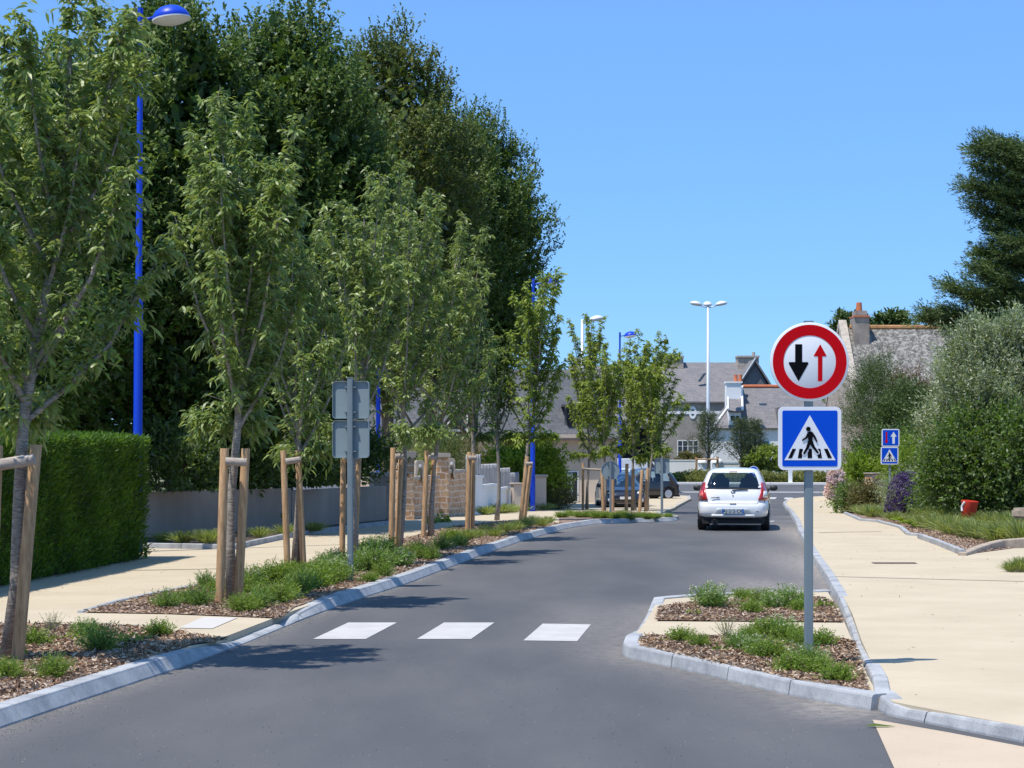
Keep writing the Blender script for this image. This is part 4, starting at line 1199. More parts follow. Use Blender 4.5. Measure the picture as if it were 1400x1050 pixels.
wp = MB().tube([tuple(surf(-0.02, 0.98, -1, 0.02)), tuple(surf(0.35, 0.995, -1, 0.022))], 0.012, 6).build('wiper', blackplastic, r)

def parked(px, Yf, yaw, paint, label, facing='front', w=0.9, roof=1.5, name='parked_car'):
    root = empty(name, (A(px, Yf), Yf, G(Yf)+0.02), R(yaw), label, 'car')
    k = roof/1.5
    rings = [(0.22, -1.95, 1.95, 0.80, 6), (0.32, -2.08, 2.1, 0.89, 6), (0.45, -2.12, 2.14, 0.91, 5.5), (0.60, -2.11, 2.11, 0.915, 5), (0.72, -2.06, 2.0, 0.91, 4.8), (0.84, -2.03, 1.62, 0.895, 4.6), (0.94, -1.98, 1.12, 0.87, 4.6),
             (1.10*k, -1.88, 0.78, 0.80, 3.5), (1.30*k, -1.70, 0.40, 0.72, 3.5), (1.41*k, -1.55, 0.15, 0.66, 3.4), (1.47*k, -1.35, -0.05, 0.55, 3.0), (1.5*k, -1.0, -0.4, 0.3, 2.6)]
    patch, surf, ring = car('c', root, rings, paint, 0, glassm, (1.32,), (-1.30,), 0.87, 0.32, 0.955, 1.40*k, mirror=paint)
    return root, patch, surf
root, patch, surf = parked(847, 78.0, 180+4, carblue, 'dark blue parked car facing the camera behind the far bed')
for sx in (-1, 1):
    pts = [(0.50, 0.76, 0.66), (0.48, 0.83, 0.70), (0.52, 0.86, 0.75), (0.66, 0.87, 0.80)]
    if sx < 0: pts = [(-b, -a, z) for a, b, z in pts]
    patch('headlight', pts, 1, lightclear, 0.012, 0.02)
    fp = [(0.60, 0.72, 0.30), (0.58, 0.74, 0.38), (0.60, 0.72, 0.46)]
    if sx < 0: fp = [(-b, -a, z) for a, b, z in fp]
    patch('fog_light', fp, 1, lightclear, 0.008, 0.01)
patch('grille', [(-0.40, 0.40, 0.28), (-0.48, 0.48, 0.38), (-0.42, 0.42, 0.46)], 1, blackplastic, 0.008, 0.01, nn=10)
patch('grille_rim', [(-0.40, 0.40, 0.255), (-0.42, 0.42, 0.275)], 1, chrome, 0.014, 0.01, nn=10)
q = surf(0, 0.50, 1, 0.03); o = MB().cbox((0, 0, 0), (0.52, 0.012, 0.11)).build('number_plate', M_plain('plate_front', (0.75, 0.75, 0.75), 0.5), root); o.location = (0, q.y, 0.49)
q = surf(0, 0.67, 1, 0.015); o = MB().prism([(-.10, -.02), (0, .045), (.10, -.02), (.06, -.03), (-.06, -.03)], -0.005, 0.005).build('emblem', chrome, root); o.location = (0, q.y, 0.66)
root, patch, surf = parked(872, 93.0, 90+22, carblack, 'black car parked side-on behind the stakes, its alloy wheel showing', roof=1.62)
patch('bumper', [(-0.7, 0.7, 0.3), (-0.7, 0.7, 0.5)], -1, blackplastic, 0.01, 0.01)
root, patch, surf = parked(846, 99.0, 180-20, carteal, 'pale car behind the dark blue one, only its windscreen and roof showing', roof=1.6)
for sx in (-1, 1):
    pts = [(0.50, 0.76, 0.66), (0.48, 0.83, 0.70), (0.52, 0.86, 0.75), (0.66, 0.87, 0.80)]
    if sx < 0: pts = [(-b, -a, z) for a, b, z in pts]
    patch('headlight', pts, 1, lightclear, 0.012, 0.02)
root, patch, surf = parked(1066, 172.0, 95, carblack, 'small dark car far off beside the hedge beyond the roundabout', roof=1.5)
patch('bumper', [(-0.7, 0.7, 0.3), (-0.7, 0.7, 0.5)], 1, blackplastic, 0.01, 0.01)
# white van
Y = 112.0
r = empty('white_van', (A(858, Y), Y, G(Y)), R(8), 'white van at the dark opening behind the parked cars', 'van')
prof = [(-2.3, 0.35), (-2.35, 1.0), (-2.3, 1.95), (-2.1, 2.12), (1.0, 2.14), (1.35, 2.0), (1.9, 1.35), (2.4, 1.15), (2.5, 0.8), (2.5, 0.35)]
MB().prism(prof[::-1], -0.95, 0.95).build('body', carwhite, r, 2, bevel=0.05)
MB().prism([(1.05, 1.35), (1.75, 1.35), (1.3, 1.9), (1.05, 1.92)], -0.957, -0.93).build('window', housegl, r)
MB().cbox((-0.2, -0.953, 1.1), (0.02, 0.01, 1.4)).build('door_gap', rendergrey, r)
for wx in (-1.5, 1.6):
    o = MB().lathe([(0.1, -0.1), (0.33, -0.1), (0.33, 0.1), (0.1, 0.1)], 20).build('wheel', tyre, r, 2); o.rotation_euler = (R(90), 0, 0); o.location = (wx, -0.88, 0.33)
# ================================================================= buildings
def window(root, x, y, z, w, h, cols=2, rows=3, frame=None, depth=0.08, sill=True, name='window'):
    fr = frame or renderwhite
    mb = MB(); t = 0.07
    mb.box((x, y-0.03, z), (x+t, y+depth, z+h)); mb.box((x+w-t, y-0.03, z), (x+w, y+depth, z+h))
    mb.box((x+t, y-0.03, z), (x+w-t, y+depth, z+t)); mb.box((x+t, y-0.03, z+h-t), (x+w-t, y+depth, z+h))
    for i in range(1, cols):
        cx = x+w*i/cols; mb.box((cx-0.035, y-0.02, z+t), (cx+0.035, y+0.05, z+h-t))
    for j in range(1, rows):
        cz = z+h*j/rows; mb.box((x+t, y-0.012, cz-0.02), (x+w-t, y+0.04, cz+0.02))
    o = mb.build(name, fr, root)
    MB().box((x+t*.5, y+0.0, z+t*.5), (x+w-t*.5, y+0.02, z+h-t*.5)).build('pane', housegl, o)
    if sill: MB().box((x-0.08, y-0.1, z-0.09), (x+w+0.08, y+0.02, z-0.003)).build('sill', fr, o)
    return o
def gable_roof(mb, x0, x1, yf, yb, ze, zr, th=0.12, ov=0.25, yr=None):
    ym = (yf+yb)/2 if yr is None else yr
    sl = (zr-ze)/(ym-yf)
    for (ya, yb2) in ((yf-ov, ym), (yb+ov, ym)):
        za = zr-(abs(ym-ya))*sl
        P8 = [(x0, ya, za), (x1, ya, za), (x1, yb2, zr), (x0, yb2, zr)]
        n0 = len(mb.v)
        mb.v += P8 + [(a, b, c+th) for a, b, c in P8]
        mb.f += [tuple(n0+i for i in q) for q in ((0,3,2,1),(4,5,6,7),(0,1,5,4),(1,2,6,5),(2,3,7,6),(3,0,4,7))]
def gable_walls(x0, x1, yf, yb, zb, ze, zr, yr=None):
    ym = (yf+yb)/2 if yr is None else yr
    mb = MB(); n = 0
    prof = [(yf, zb), (yb, zb), (yb, ze), (ym, zr), (yf, ze)]
    mb.v += [(x0, a, b) for a, b in prof] + [(x1, a, b) for a, b in prof]
    mb.f += [(0, 1, 2, 3, 4), (9, 8, 7, 6, 5)] + [(i, (i+1) % 5, 5+(i+1) % 5, 5+i) for i in range(5)]
    return mb
def zz(py, Y): return H-(py-PYH)*Y/F
def xx(px, Y): return (px-700)*Y/F

# beige house with the steep slate roof
Y = 84.0; g = G(Y)
b = empty('beige_house', (0, Y, 0), 0, 'beige rendered house with a steep dark slate roof and dormer behind the staked trees', 'house')
x0, x1 = xx(470, Y), xx(844, Y)
ze = zz(600, Y)
w = MB(); w.box((x0, 0, g-0.3), (x1, 8.5, ze)); w.build('wall', renderbeige, b)
rf = MB()
ztop = zz(505, Y+2.2)
n0 = len(rf.v)
rf.v += [(x0-.2, -0.35, ze+0.02), (x1+.15, -0.35, ze+0.02), (x1+.15, 8.9, ze+0.02), (x0-.2, 8.9, ze+0.02), (x0+.8, 2.2, ztop), (x1-.9, 2.2, ztop), (x1-.9, 6.3, ztop), (x0+.8, 6.3, ztop)]
rf.f += [(0, 1, 5, 4), (1, 2, 6, 5), (2, 3, 7, 6), (3, 0, 4, 7), (4, 5, 6, 7), (0, 3, 2, 1)]
rf.build('roof', slate, b)
MB().box((x0-.25, -0.45, ze-0.08), (x1+.2, -0.3, ze+0.04)).build('gutter', M_plain('gutter', (0.12, 0.09, 0.08), 0.6), b)
# dormer with dark opening
dx0, dx1 = xx(772, Y), xx(803, Y)
d = MB(); d.box((dx0, 0.12, ze+0.05), (dx1, 3.2, zz(556, Y))); dm = d.build('dormer', slate, b)
MB().box((dx0+.12, 0.07, ze+0.25), (dx1-.1, 0.15, zz(560, Y))).build('dormer_opening', darkvoid, dm)
MB().box((dx0-.15, -0.25, zz(556, Y)+0.003), (dx1+.15, 3.0, zz(553, Y))).build('dormer_roof', slate, dm)
MB().box((dx0-.3, -0.42, ze-0.02), (dx1+.3, 0.10, ze+0.2)).build('dormer_sill', renderbeige, dm)
# dark window and pale surround
o = MB().box((xx(772, Y), -0.03, zz(687, Y)), (xx(791, Y), 0.1, zz(644, Y))).build('window_frame', renderwhite, b)
o2 = MB().box((xx(773.5, Y), -0.045, zz(685, Y)), (xx(789, Y), 0.05, zz(645.5, Y))).build('pane', darkvoid, o)
MB().box((xx(775, Y), -0.06, zz(685, Y)), (xx(783, Y), 0.0, zz(646, Y))).build('curtain', signgrey, o)
MB().box((xx(768, Y), -0.5, g-0.1), (xx(795, Y), -0.02, zz(689, Y))).build('step', renderbeige, b)
o = MB().box((xx(612, Y), -0.38, zz(590, Y)), (xx(640, Y), 0.6, zz(556, Y))).build('skylight_box', renderwhite, b)
MB().box((xx(615, Y), -0.41, zz(587, Y)), (xx(637, Y), -0.36, zz(560, Y))).build('pane', housegl, o)
# dark carport to the right of the beige house
Y = 116.0
b = empty('carport', (0, Y, 0), 0, 'dark open carport behind the white van', 'carport')
x0, x1 = xx(828, Y), xx(897, Y); g = G(Y)
MB().box((x0, 0, g), (x1, 0.2, zz(586, Y))).build('back_panel', darkvoid, b)
MB().box((x0-.1, -4.6, zz(586, Y)+0.01), (x1+.1, 0.3, zz(584, Y)+0.1)).build('roof', slate, b)
for xk in (x0, x1-0.15): MB().box((xk, -4.5, g), (xk+.14, -4.36, zz(586, Y))).build('post', blackplastic, b)
MB().box((x1-.1, -4.3, g), (x1, -0.01, zz(586, Y))).build('side_panel', darkvoid, b)

# pale house glimpsed through the far young trees
Y = 150.0; g = G(Y)
b = empty('white_gabled_house', (0, Y, 0), 0, 'pale house with a grey roof glimpsed through the far young trees', 'house')
x0, x1 = xx(782, Y), xx(905, Y)
gable_walls(x0, x1, 0, 7, g, zz(575, Y), zz(500, Y)).build('wall', renderwhite, b)
m = MB(); gable_roof(m, x0-.2, x1+.2, 0, 7, zz(575, Y), zz(500, Y)+.06); m.build('roof', slatewarm, b)
for px in (800, 860): window(b, xx(px, Y), -0.02, zz(615, Y), 1.0, 1.3, 2, 2)
o = MB().box((xx(786, Y), 2.8, zz(540, Y)), (xx(800, Y), 4.2, zz(487, Y))).build('chimney', stonegrey, b)

# large grey stone house
Y = 182.0; g = G(Y)
b = empty('grey_stone_house', (0, Y, 0), 0, 'large grey two-storey house with a slate roof, white band and two broad chimneys', 'house')
x0, x1 = xx(912, Y), xx(1040, Y); ze = zz(548, Y); zr = zz(497, Y+4)
gable_walls(x0, x1, 0, 9, g, ze, zr-.1).build('wall', rendergrey, b)
m = MB(); gable_roof(m, x0-.15, x1+.15, 0, 9, ze, zr, 0.14); rfo = m.build('roof', slatewarm, b)
MB().box((x0-.03, -0.06, zz(566, Y)), (x1, -0.004, zz(562, Y))).build('white_band', renderwhite, b)
for (pa, pb, dy) in ((903, 934, 0), (1008, 1037, 0)):
    c = MB(); c.box((xx(pa, Y+4), 3.7, zz(520, Y+4)), (xx(pb, Y+4), 5.4, zz(489, Y+4))); c.box((xx(pa-.8, Y+4), 3.55, zz(489, Y+4)+.003), (xx(pb+.8, Y+4), 5.55, zz(486.5, Y+4))); c.build('chimney', stonegrey, b)
MB().tube([(xx(1031, Y+4), 4.5, zz(487, Y+4)), (xx(1031, Y+4), 4.5, zz(481, Y+4))], 0.16, 10).build('chimney_pot', capstone, b)
window(b, xx(926, Y), -0.02, zz(626, Y), 2.1, 1.75, 4, 3)
ow = MB(); ring_mesh(ow, 0.42, 0.75, -0.06, 0.0, 24); o = ow.build('oval_window', renderwhite, b); o.location = (xx(947, Y), -0.01, zz(564, Y)); o.scale = (0.5, 1, 0.85)
MB().prism(circ(0.44, 20), -0.04, 0.02).build('pane', housegl, o)
o = MB().prism([(-.45, -.25), (.15, .6), (.45, .6), (-.15, -.25)], -0.1, 0.1).build('skylight', housegl, b); o.location = (xx(962, Y), 1.55, zz(521, Y)+.25)
# right gable wing of the grey house, turned towards the right
wing = MB()
xa, xb, xm = xx(1010, Y-1), xx(1051, Y-1), xx(1031, Y-1)
wing.prism([(xa, ze-1.2), (xb, ze-1.2), (xb, zz(532, Y)), (xm, zz(497, Y)), (xa, zz(532, Y))], -1.6, 3.0)
wing.build('gable_wing', M_plain('slate_cladding', (0.12, 0.13, 0.14), 0.8, var=0.15), b)
for s_, (qa, qb) in enumerate((((xa-.3, zz(535, Y)), (xm, zz(496, Y))), ((xm, zz(496, Y)), (xb+.35, zz(535, Y))))):
    MB().prism([qa, qb, (qb[0], qb[1]+.3), (qa[0], qa[1]+.3)], -2.0, 3.1).build('wing_roof', slatewarm, b)
MB().prism([(xa-.3, zz(535, Y)+.3), (xm, zz(496, Y)+.3), (xm, zz(496, Y)+.45), (xa-.3, zz(535, Y)+.45)], -2.06, -1.9).build('bargeboard', renderwhite, b)

# white cottage
Y = 168.0; g = G(Y)
b = empty('white_cottage', (0, Y, 0), 0, 'low white cottage with slate roof, dormer and white chimney left of the big sign', 'house')
x0, x1 = xx(979, Y), xx(1150, Y); ze = zz(584, Y); zr = zz(529, Y+3.6)
MB().box((x0+.1, 0, g), (x1, 7.2, ze-.12)).build('wall', renderwhite, b)
m = MB()
# hipped left end: roof polygon slopes from ridge start to eave corner
rs = xx(1016, Y+3.6); th = .12
m.v += [(x0-.3, -.3, ze-.1), (x1+.2, -.3, ze-.1), (x1+.2, 3.6, zr), (rs, 3.6, zr), (x0-.3, 7.5, ze-.1), (x1+.2, 7.5, ze-.1)]
m.f += [(0, 1, 2, 3), (0, 3, 4), (3, 2, 5, 4)]
rfo = m.build('roof', slatewarm, b); sm = rfo.modifiers.new('s', 'SOLIDIFY'); sm.thickness = 0.14
MB().tube([(x0-.3, -.3, ze-.0), (rs, 3.6, zr+.1)], 0.09, 6).build('hip_edge', renderwhite, b)
MB().tube([(rs, 3.6, zr+.06), (x1+.2, 3.6, zr+.06)], 0.16, 8).build('ridge_tiles', terracotta, b)
c = MB(); c.box((xx(996, Y), 1.6, zz(552, Y)-.3), (xx(1030, Y)-.9, 2.9, zz(521, Y+2)-.2)); c.box((xx(996, Y)-.08, 1.5, zz(521, Y+2)-.197), (xx(1030, Y)-.8, 3.0, zz(519.5, Y+2)-.15))
ch = c.build('chimney', renderwhite, b)
for px in (1010, 1016.5): MB().tube([(xx(px, Y), 2.3, zz(521, Y+2)-.1), (xx(px, Y), 2.3, zz(512, Y+2))], [0.2, 0.16], 10).build('chimney_pot', terracotta, ch)
# dormer
dz0, dz1 = zz(580, Y), zz(562, Y)
dmr = MB().box((xx(996, Y), 0.0, dz0-.1), (xx(1013, Y), 2.6, dz1)).build('dormer', renderwhite, b)
MB().box((xx(999, Y), -0.03, zz(575, Y)), (xx(1011, Y), 0.03, zz(568.5, Y))).build('pane', darkvoid, dmr)
MB().box((xx(1004.6, Y), -0.05, zz(575, Y)), (xx(1005.8, Y), 0.0, zz(568.5, Y))).build('mullion', renderwhite, dmr)
q = MB(); xa, xb = xx(995, Y), xx(1014.5, Y)
q.v += [(xa, -.35, dz1), (xb, -.35, dz1), (xb+.4, 3.3, zr-.15), (xa+.4, 3.3, zr-.15)]; q.f += [(0, 1, 2, 3)]
o = q.build('dormer_roof', slatewarm, dmr); sm = o.modifiers.new('s', 'SOLIDIFY'); sm.thickness = 0.16; sm.offset = 1
MB().tube([(xb, -.38, dz1+.1), (xb+.4, 3.3, zr)], 0.1, 6).build('dormer_edge', renderwhite, dmr)
MB().tube([(xa, -.38, dz1+.1), (xa+.4, 3.3, zr)], 0.06, 6).build('dormer_edge', renderwhite, dmr)
o = MB().box((-.35, -.05, -.45), (.35, .05, .45)).build('skylight', housegl, b); o.location = (xx(1047, Y), 1.75, zz(561, Y+1.7)+.3); o.rotation_euler = (R(-43), 0, 0)
# doorways and right dormer
d2 = MB().box((xx(1063, Y), 0.0, dz0-.3), (xx(1084, Y), 2.6, zz(557, Y))).build('dormer', slatewarm, b)
for px in (1035, 1075): window(b, xx(px, Y), -0.02, zz(622, Y), 1.1, 1.3, 2, 2, M_plain('blue_frame%d' % px, (0.25, 0.42, 0.6), 0.6))
o = MB().box((xx(1019, Y)-.3, -0.04, g), (xx(1019, Y)+.8, 0.03, zz(608, Y))).build('door', darkvoid, b)

# low white garden wall and gate pillars
Y = 162.0; g = G(Y)
b = empty('garden_wall', (0, Y, 0), 0, 'low white garden wall in front of the grey stone house', 'wall')
MB().box((xx(905, Y), 0, g), (xx(957, Y), 0.25, zz(630, Y))).build('wall_panel', renderwhite, b)
MB().box((xx(905, Y), -.03, zz(630, Y)+.003), (xx(957, Y), 0.28, zz(629, Y)+.03)).build('coping', renderwhite, b)
for k, px in enumerate((962, 980)):
    b = empty('gate_pillar', (xx(px, Y), Y, g), 0, ('left' if k == 0 else 'right')+'-hand white gate pillar with a rounded cap beside the lamp mast', 'pillar', 'white gate pillars')
    hh = zz(633, Y)-g
    MB().box((-.36, -.36, 0), (.36, .36, hh)).build('shaft', M_plain('pillar_paint%d' % k, (0.60, 0.68, 0.78), 0.7), b)
    MB().lathe([(.52, 0.003), (.52, .15), (.4, .32), (.1, .42)], 16).build('cap', renderwhite, b, 2).location = (0, 0, hh)
b = empty('garden_wall', (0, Y, 0), 0, 'low white garden wall right of the gate pillars in front of the cottage', 'wall')
MB().box((xx(985, Y), 0, g), (xx(1042, Y), 0.25, zz(634, Y))).build('wall_panel', renderwhite, b)
MB().box((xx(985, Y), -.03, zz(634, Y)+.003), (xx(1042, Y), 0.28, zz(632.6, Y)+.03)).build('coping', M_plain('blue_coping', (0.4, 0.5, 0.62), 0.7), b)

# old stone house on the right with lichened roof
Y = 88.0; g = G(Y)
b = empty('old_stone_house', (0, Y, 0), 0, 'old stone house with a lichen-spotted roof and a tall chimney on the right', 'house')
x0, x1 = xx(1166, Y), xx(1362, Y); ze = zz(548, Y); zr = zz(451, Y+3.6)
gable_walls(x0, x1, 0, 7.2, g, ze, zr-.05).build('wall', stonegrey, b)
m = MB(); gable_roof(m, x0+.35, x1, 0, 7.2, ze, zr, 0.12, 0.2); m.build('roof', lichen, b)
MB().tube([(x0+.5, 3.6, zr+.12), (x1, 3.6, zr+.12)], 0.13, 8).build('ridge_tiles', M_plain('ridge_lichen', (0.36, 0.19, 0.08), 0.9, var=0.35, scale=3), b)
m = MB(); n0 = 0
pr = [(-.15, ze-.1), (3.6, zr+.12), (7.35, ze-.1), (7.35, ze+.22), (3.6, zr+.5), (-.15, ze+.22)]
m.v += [(x0-.05, a, c) for a, c in pr]+[(x0+.34, a, c) for a, c in pr]
m.f += [(0, 1, 4, 5), (1, 2, 3, 4), (11, 10, 7, 6), (10, 9, 8, 7)]+[(i, (i+1) % 6, 6+(i+1) % 6, 6+i) for i in range(6)]
m.build('gable_coping', capstone, b)
c = MB(); c.box((xx(1166.5, Y+3), 2.7, zz(474, Y+3)), (xx(1187, Y+3), 3.9, zz(432, Y+3))); c.box((xx(1169, Y+3), 2.8, zz(432, Y+3)+.002), (xx(1184.5, Y+3), 3.8, zz(425, Y+3)))
ch = c.build('chimney', M_plain('chimney_grey', (0.30, 0.26, 0.22), 0.9, var=0.3, scale=2), b)
MB().box((xx(1166, Y+3), 2.62, zz(434, Y+3)), (xx(1188, Y+3), 3.98, zz(432, Y+3)-.0)).build('band', terracotta, ch)
MB().tube([(xx(1176, Y+3), 3.3, zz(426, Y+3)), (xx(1176, Y+3), 3.3, zz(413, Y+3))], [0.17, 0.13], 12).build('chimney_pot', terracotta, ch, 2)
window(b, xx(1205, Y), -0.02, zz(620, Y), 1.0, 1.4, 2, 3)

# ================================================================= walls along the left pavement
def wall_run(name, label, cat, a, b_, h, th, mat, cap=None, z0=0.0, step=None, capname='coping'):
    (xa, ya), (xb, yb) = a, b_
    L = math.hypot(xb-xa, yb-ya)
    root = empty(name, (xa, ya, min(G(ya), G(yb))+z0), math.atan2(yb-ya, xb-xa), label, cat)
    MB().box((0, 0, -0.3), (L, th, h)).build('wall_panel', mat, root)
    if cap: MB().box((-.03, -.04, h+0.002), (L+.03, th+.04, h+0.09)).build(capname, cap, root, bevel=0.01)
    return root, L
w0 = (A(120, 36.0), 36.0); w1 = (A(398, 41.5), 41.5); w2 = (A(528, 47.0), 47.0)
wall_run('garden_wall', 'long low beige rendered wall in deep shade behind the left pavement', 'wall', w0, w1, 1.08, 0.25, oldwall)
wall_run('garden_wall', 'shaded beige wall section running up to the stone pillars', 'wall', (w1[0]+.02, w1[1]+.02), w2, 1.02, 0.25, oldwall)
def pillar(px, Y, w, h, label, mat, capm, g=0.1, capd=0.12, yaw=20):
    r = empty('stone_pillar', (A(px, Y), Y, G(Y)+g), R(yaw), label, 'pillar')
    MB().box((-w/2, -w/2, -.2), (w/2, w/2, h)).build('shaft', mat, r, bevel=0.012)
    MB().box((-w/2-.05, -w/2-.05, h+.002), (w/2+.05, w/2+.05, h+capd)).build('cap', capm, r, bevel=0.02)
    return r
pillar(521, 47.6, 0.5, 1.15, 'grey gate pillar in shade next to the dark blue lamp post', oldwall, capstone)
pillar(552, 49.0, 0.46, 1.62, 'tall brown stone pillar with a grey cap left of the stone wall', stone, capstone, capd=0.22)
r, L = wall_run('stone_wall', 'low brown stone wall between the two stone pillars', 'wall', (A(566, 49.6), 49.6), (A(600, 52.5), 52.5), 1.12, 0.3, stone, capstone, 0.1)
pillar(603, 53.0, 0.36, 1.72, 'thin brown stone pillar in the middle of the stone wall', stone, capstone, capd=0.14)
r, L = wall_run('stone_wall', 'brown stone wall with a grey coping ending at the white wall', 'wall', (A(609, 53.3), 53.3), (A(637.5, 56), 56), 1.32, 0.3, stone, capstone, 0.1)
def stone_arch(px, Y, pytop, w, label):
    r = empty('stone_ornament', (A(px, Y), Y, H-(pytop-PYH)*Y/F), R(20), label, 'ornament')
    h = 0.62
    MB().prism([(-w/2, 0), (-w/2*.55, 0), (-w*.12, h*.62), (w*.12, h*.62), (w/2*.55, 0), (w/2, 0), (w/2*.8, h*.9), (w*.3, h), (-w*.3, h), (-w/2*.8, h*.9)], -.1, .1).build('arch', capstone, r, bevel=0.02)
    MB().cbox((0, 0, h*.75), (w*.25, .23, .08)).build('keystone', renderwhite, r, bevel=0.01)
stone_arch(573, 50.2, 660, 0.30, 'small grey stone arch on the wall right of the tall stone pillar')
stone_arch(616, 54.0, 655, 0.28, 'small grey stone arch on the wall next to the thin stone pillar')
# stepped white wall with grey picket fence
pts = [(640, 56.3), (660, 58.6), (682, 61.5), (700, 64.0), (712, 66.0)]
tops = [655, 667, 671, 676]
for k in range(4):
    a = (A(pts[k][0], pts[k][1]), pts[k][1]); b_ = (A(pts[k+1][0], pts[k+1][1]), pts[k+1][1])
    Ym = pts[k][1]
    h = zz(tops[k], Ym)-min(G(a[1]), G(b_[1]))
    lab = ['nearest and tallest', 'second', 'third', 'farthest'][k]
    r, L = wall_run('picket_wall', lab+' step of the white wall topped with grey wooden pickets', 'wall', a, b_, h, 0.2, renderbeige if k == 3 else renderwhite, renderwhite, 0.0)
    n = max(3, int(L/0.26))
    for i in range(n):
        x = (i+0.5)*L/n; w = 0.09
        o = MB().prism([(x-w, h+.11), (x+w, h+.11), (x+w, h+.62), (x+w*.6, h+.72), (x, h+.76), (x-w*.6, h+.72), (x-w, h+.62)], .05, .09).build('picket', woodgrey, r)
    MB().box((0.02, .1, h+.2), (L-.02, .13, h+.26)).build('rail', woodgrey, r)
pillar(706, 63.0, 0.32, 0.95, 'pale rendered pillar right of the picket wall', renderbeige, renderbeige, capd=0.06)
pillar(737, 67.0, 0.42, 1.22, 'beige gate pillar just right of the second blue lamp', renderbeige, capstone, capd=0.1)
# right hand garden pillar, red tub and stone
pillar(1196, 62.0, 0.5, 1.35, 'rough brown stone pillar between the lime bush and the small blue signs', stone, capstone, g=0.05, capd=0.05)
r = empty('flat_stone', (A(1418, 38.5), 38.5, 0.30), R(25), 'weathered slab lying in the grass at the right photo edge', 'stone')
MB().box((-.3, -.5, 0.2), (.9, .5, .42)).build('slab', M_plain('slab_stone', (0.36, 0.30, 0.23), 0.9, var=0.3, scale=6), r, bevel=0.05)
MB().box((-.1, -.4, -.3), (.8, .4, .198)).build('base', capstone, r, bevel=0.04)
Y = 42.0
r = empty('plastic_tub', (A(1324, Y), Y, 0.42), R(10), 'red plastic tub half hidden in the grass on the right', 'tub')
r.rotation_euler = (R(4), R(5), 0)
MB().lathe([(.15, 0), (.165, .02), (.185, .3), (.2, .345), (.2, .36), (.17, .365), (.02, .366)], 24).build('tub_body', rednylon, r, 2)
m = MB(); m.prism([(-.2, .08), (-.175, .08), (-.10, .34), (-.17, .34)], -.155, -.1); 
MB().tube([(-.18, -.08, .12), (-.19, -.06, .22), (-.15, -.12, .34)], .025, 8).build('handle', renderwhite, r)
MB().tube([(.2, 0, .02), (.26, 0, .0), (.3, 0, .03)], .02, 8).build('spout', lampwhite, r)
# drain grating in the right pavement, leaf on the road
Y = 30.0
r = empty('drain_grating', (A(1219, Y), Y-0.2, 0.1), 0, 'thin metal drain grating set in the right pavement', 'grating')
MB().box((-.35, -.13, 0.002), (.35, .13, 0.006)).build('frame', M_plain('rust_metal', (0.12, 0.08, 0.06), 0.7, 0.4, var=0.3, scale=20), r)
m = MB()
for i in range(16): m.box((-.33+i*.0435, -.11, 0.0062), (-.33+i*.0435+.02, .11, 0.014))
m.build('bars', M_plain('rust_bar', (0.25, 0.18, 0.14), 0.7, 0.4, var=0.3, scale=20), r)
lf = P(1192, 995)
lm = MB(); lm.v += [(0, 0, .012), (.07, .012, .03), (.15, .0, .02), (.22, -.01, .012), (.15, -.03, .014), (.07, -.035, .018)]; lm.f += [(0, 1, 2, 3, 4, 5)]
o = lm.build('fallen_leaf', L_lime); o.location = (lf[0]-.05, lf[1], 0); tag(o, 'dry green leaf lying at the asphalt edge in the right foreground', 'leaf')

# ================================================================= bark chips, stones
def in_poly(x, y, poly):
    c = np.zeros(len(x), bool); n = len(poly); j = n-1
    for i in range(n):
        xi, yi = poly[i]; xj, yj = poly[j]
        cond = ((yi > y) != (yj > y)) & (x < (xj-xi)*(y-yi)/((yj-yi) or 1e-9)+xi)
        c ^= cond; j = i
    return c
chipm = M_leaf('bark_chip', [(0.12, 0.07, 0.045), (0.25, 0.155, 0.10), (0.40, 0.28, 0.20), (0.62, 0.52, 0.43)], 0.0, 0.9, spec=0.1)
allB = []
for k, n in (('left_near', 30000), ('left_far', 40000), ('isl_b', 20000), ('isl_a', 12000), ('right', 22000)):
    pl = beds[k]; xs = [p[0] for p in pl]; ys = [p[1] for p in pl]
    lo, hi = max(min(ys), 11), min(max(ys), 48)
    x = rng.uniform(max(min(xs), -9), max(xs) if k != 'right' else 15, n*2); y = lo+(hi-lo)*rng.rand(n*2)**(1.5 if k == 'left_far' else 1.0)
    ok = in_poly(x, y, pl); x = x[ok][:n]; y = y[ok][:n]
    z = np.array([G(q) for q in y])+0.115+rng.rand(len(x))*0.022
    allB.append(np.stack([x, y, z], 1))
B = np.concatenate(allB); n = len(B)
D = rng.normal(size=(n, 3)); D[:, 2] *= 0.28
me = leaves_mesh('bark_chips', chipm, B, D, 0.022+0.04*rng.rand(n), 0.008+0.014*rng.rand(n), 0, 'blade')
o = link(me, 'bark_chips'); tag(o, 'brown and pale bark chips strewn over the planting beds', 'bark chips', kind='stuff')
grit = M_plain('grit', (0.24, 0.23, 0.21), 0.9, var=0.3, scale=30)
n = 2600
x = rng.uniform(-3.4, 3.0, n); y = 10.5+8*rng.rand(n)**1.4
n2 = 2600
t = rng.rand(n2); yk = 12+30*t**1.5; kx = np.array([np.interp(q, [p[1] for p in LK], [p[0] for p in LK]) for q in yk])
x = np.concatenate([x, kx+0.03+np.abs(rng.normal(size=n2))*0.10]); y = np.concatenate([y, yk])
B = np.stack([x, y, np.full(len(x), 0.002)], 1); D = rng.normal(size=(len(x), 3)); D[:, 2] = np.abs(D[:, 2])*.4+.15
pk = in_poly(x, y, IS)
B = B[~pk]; D = D[~pk]
me = leaves_mesh('grit', grit, B, D, 0.004+0.007*rng.rand(len(B)), 0.004+0.005*rng.rand(len(B)), 0, 'diamond')
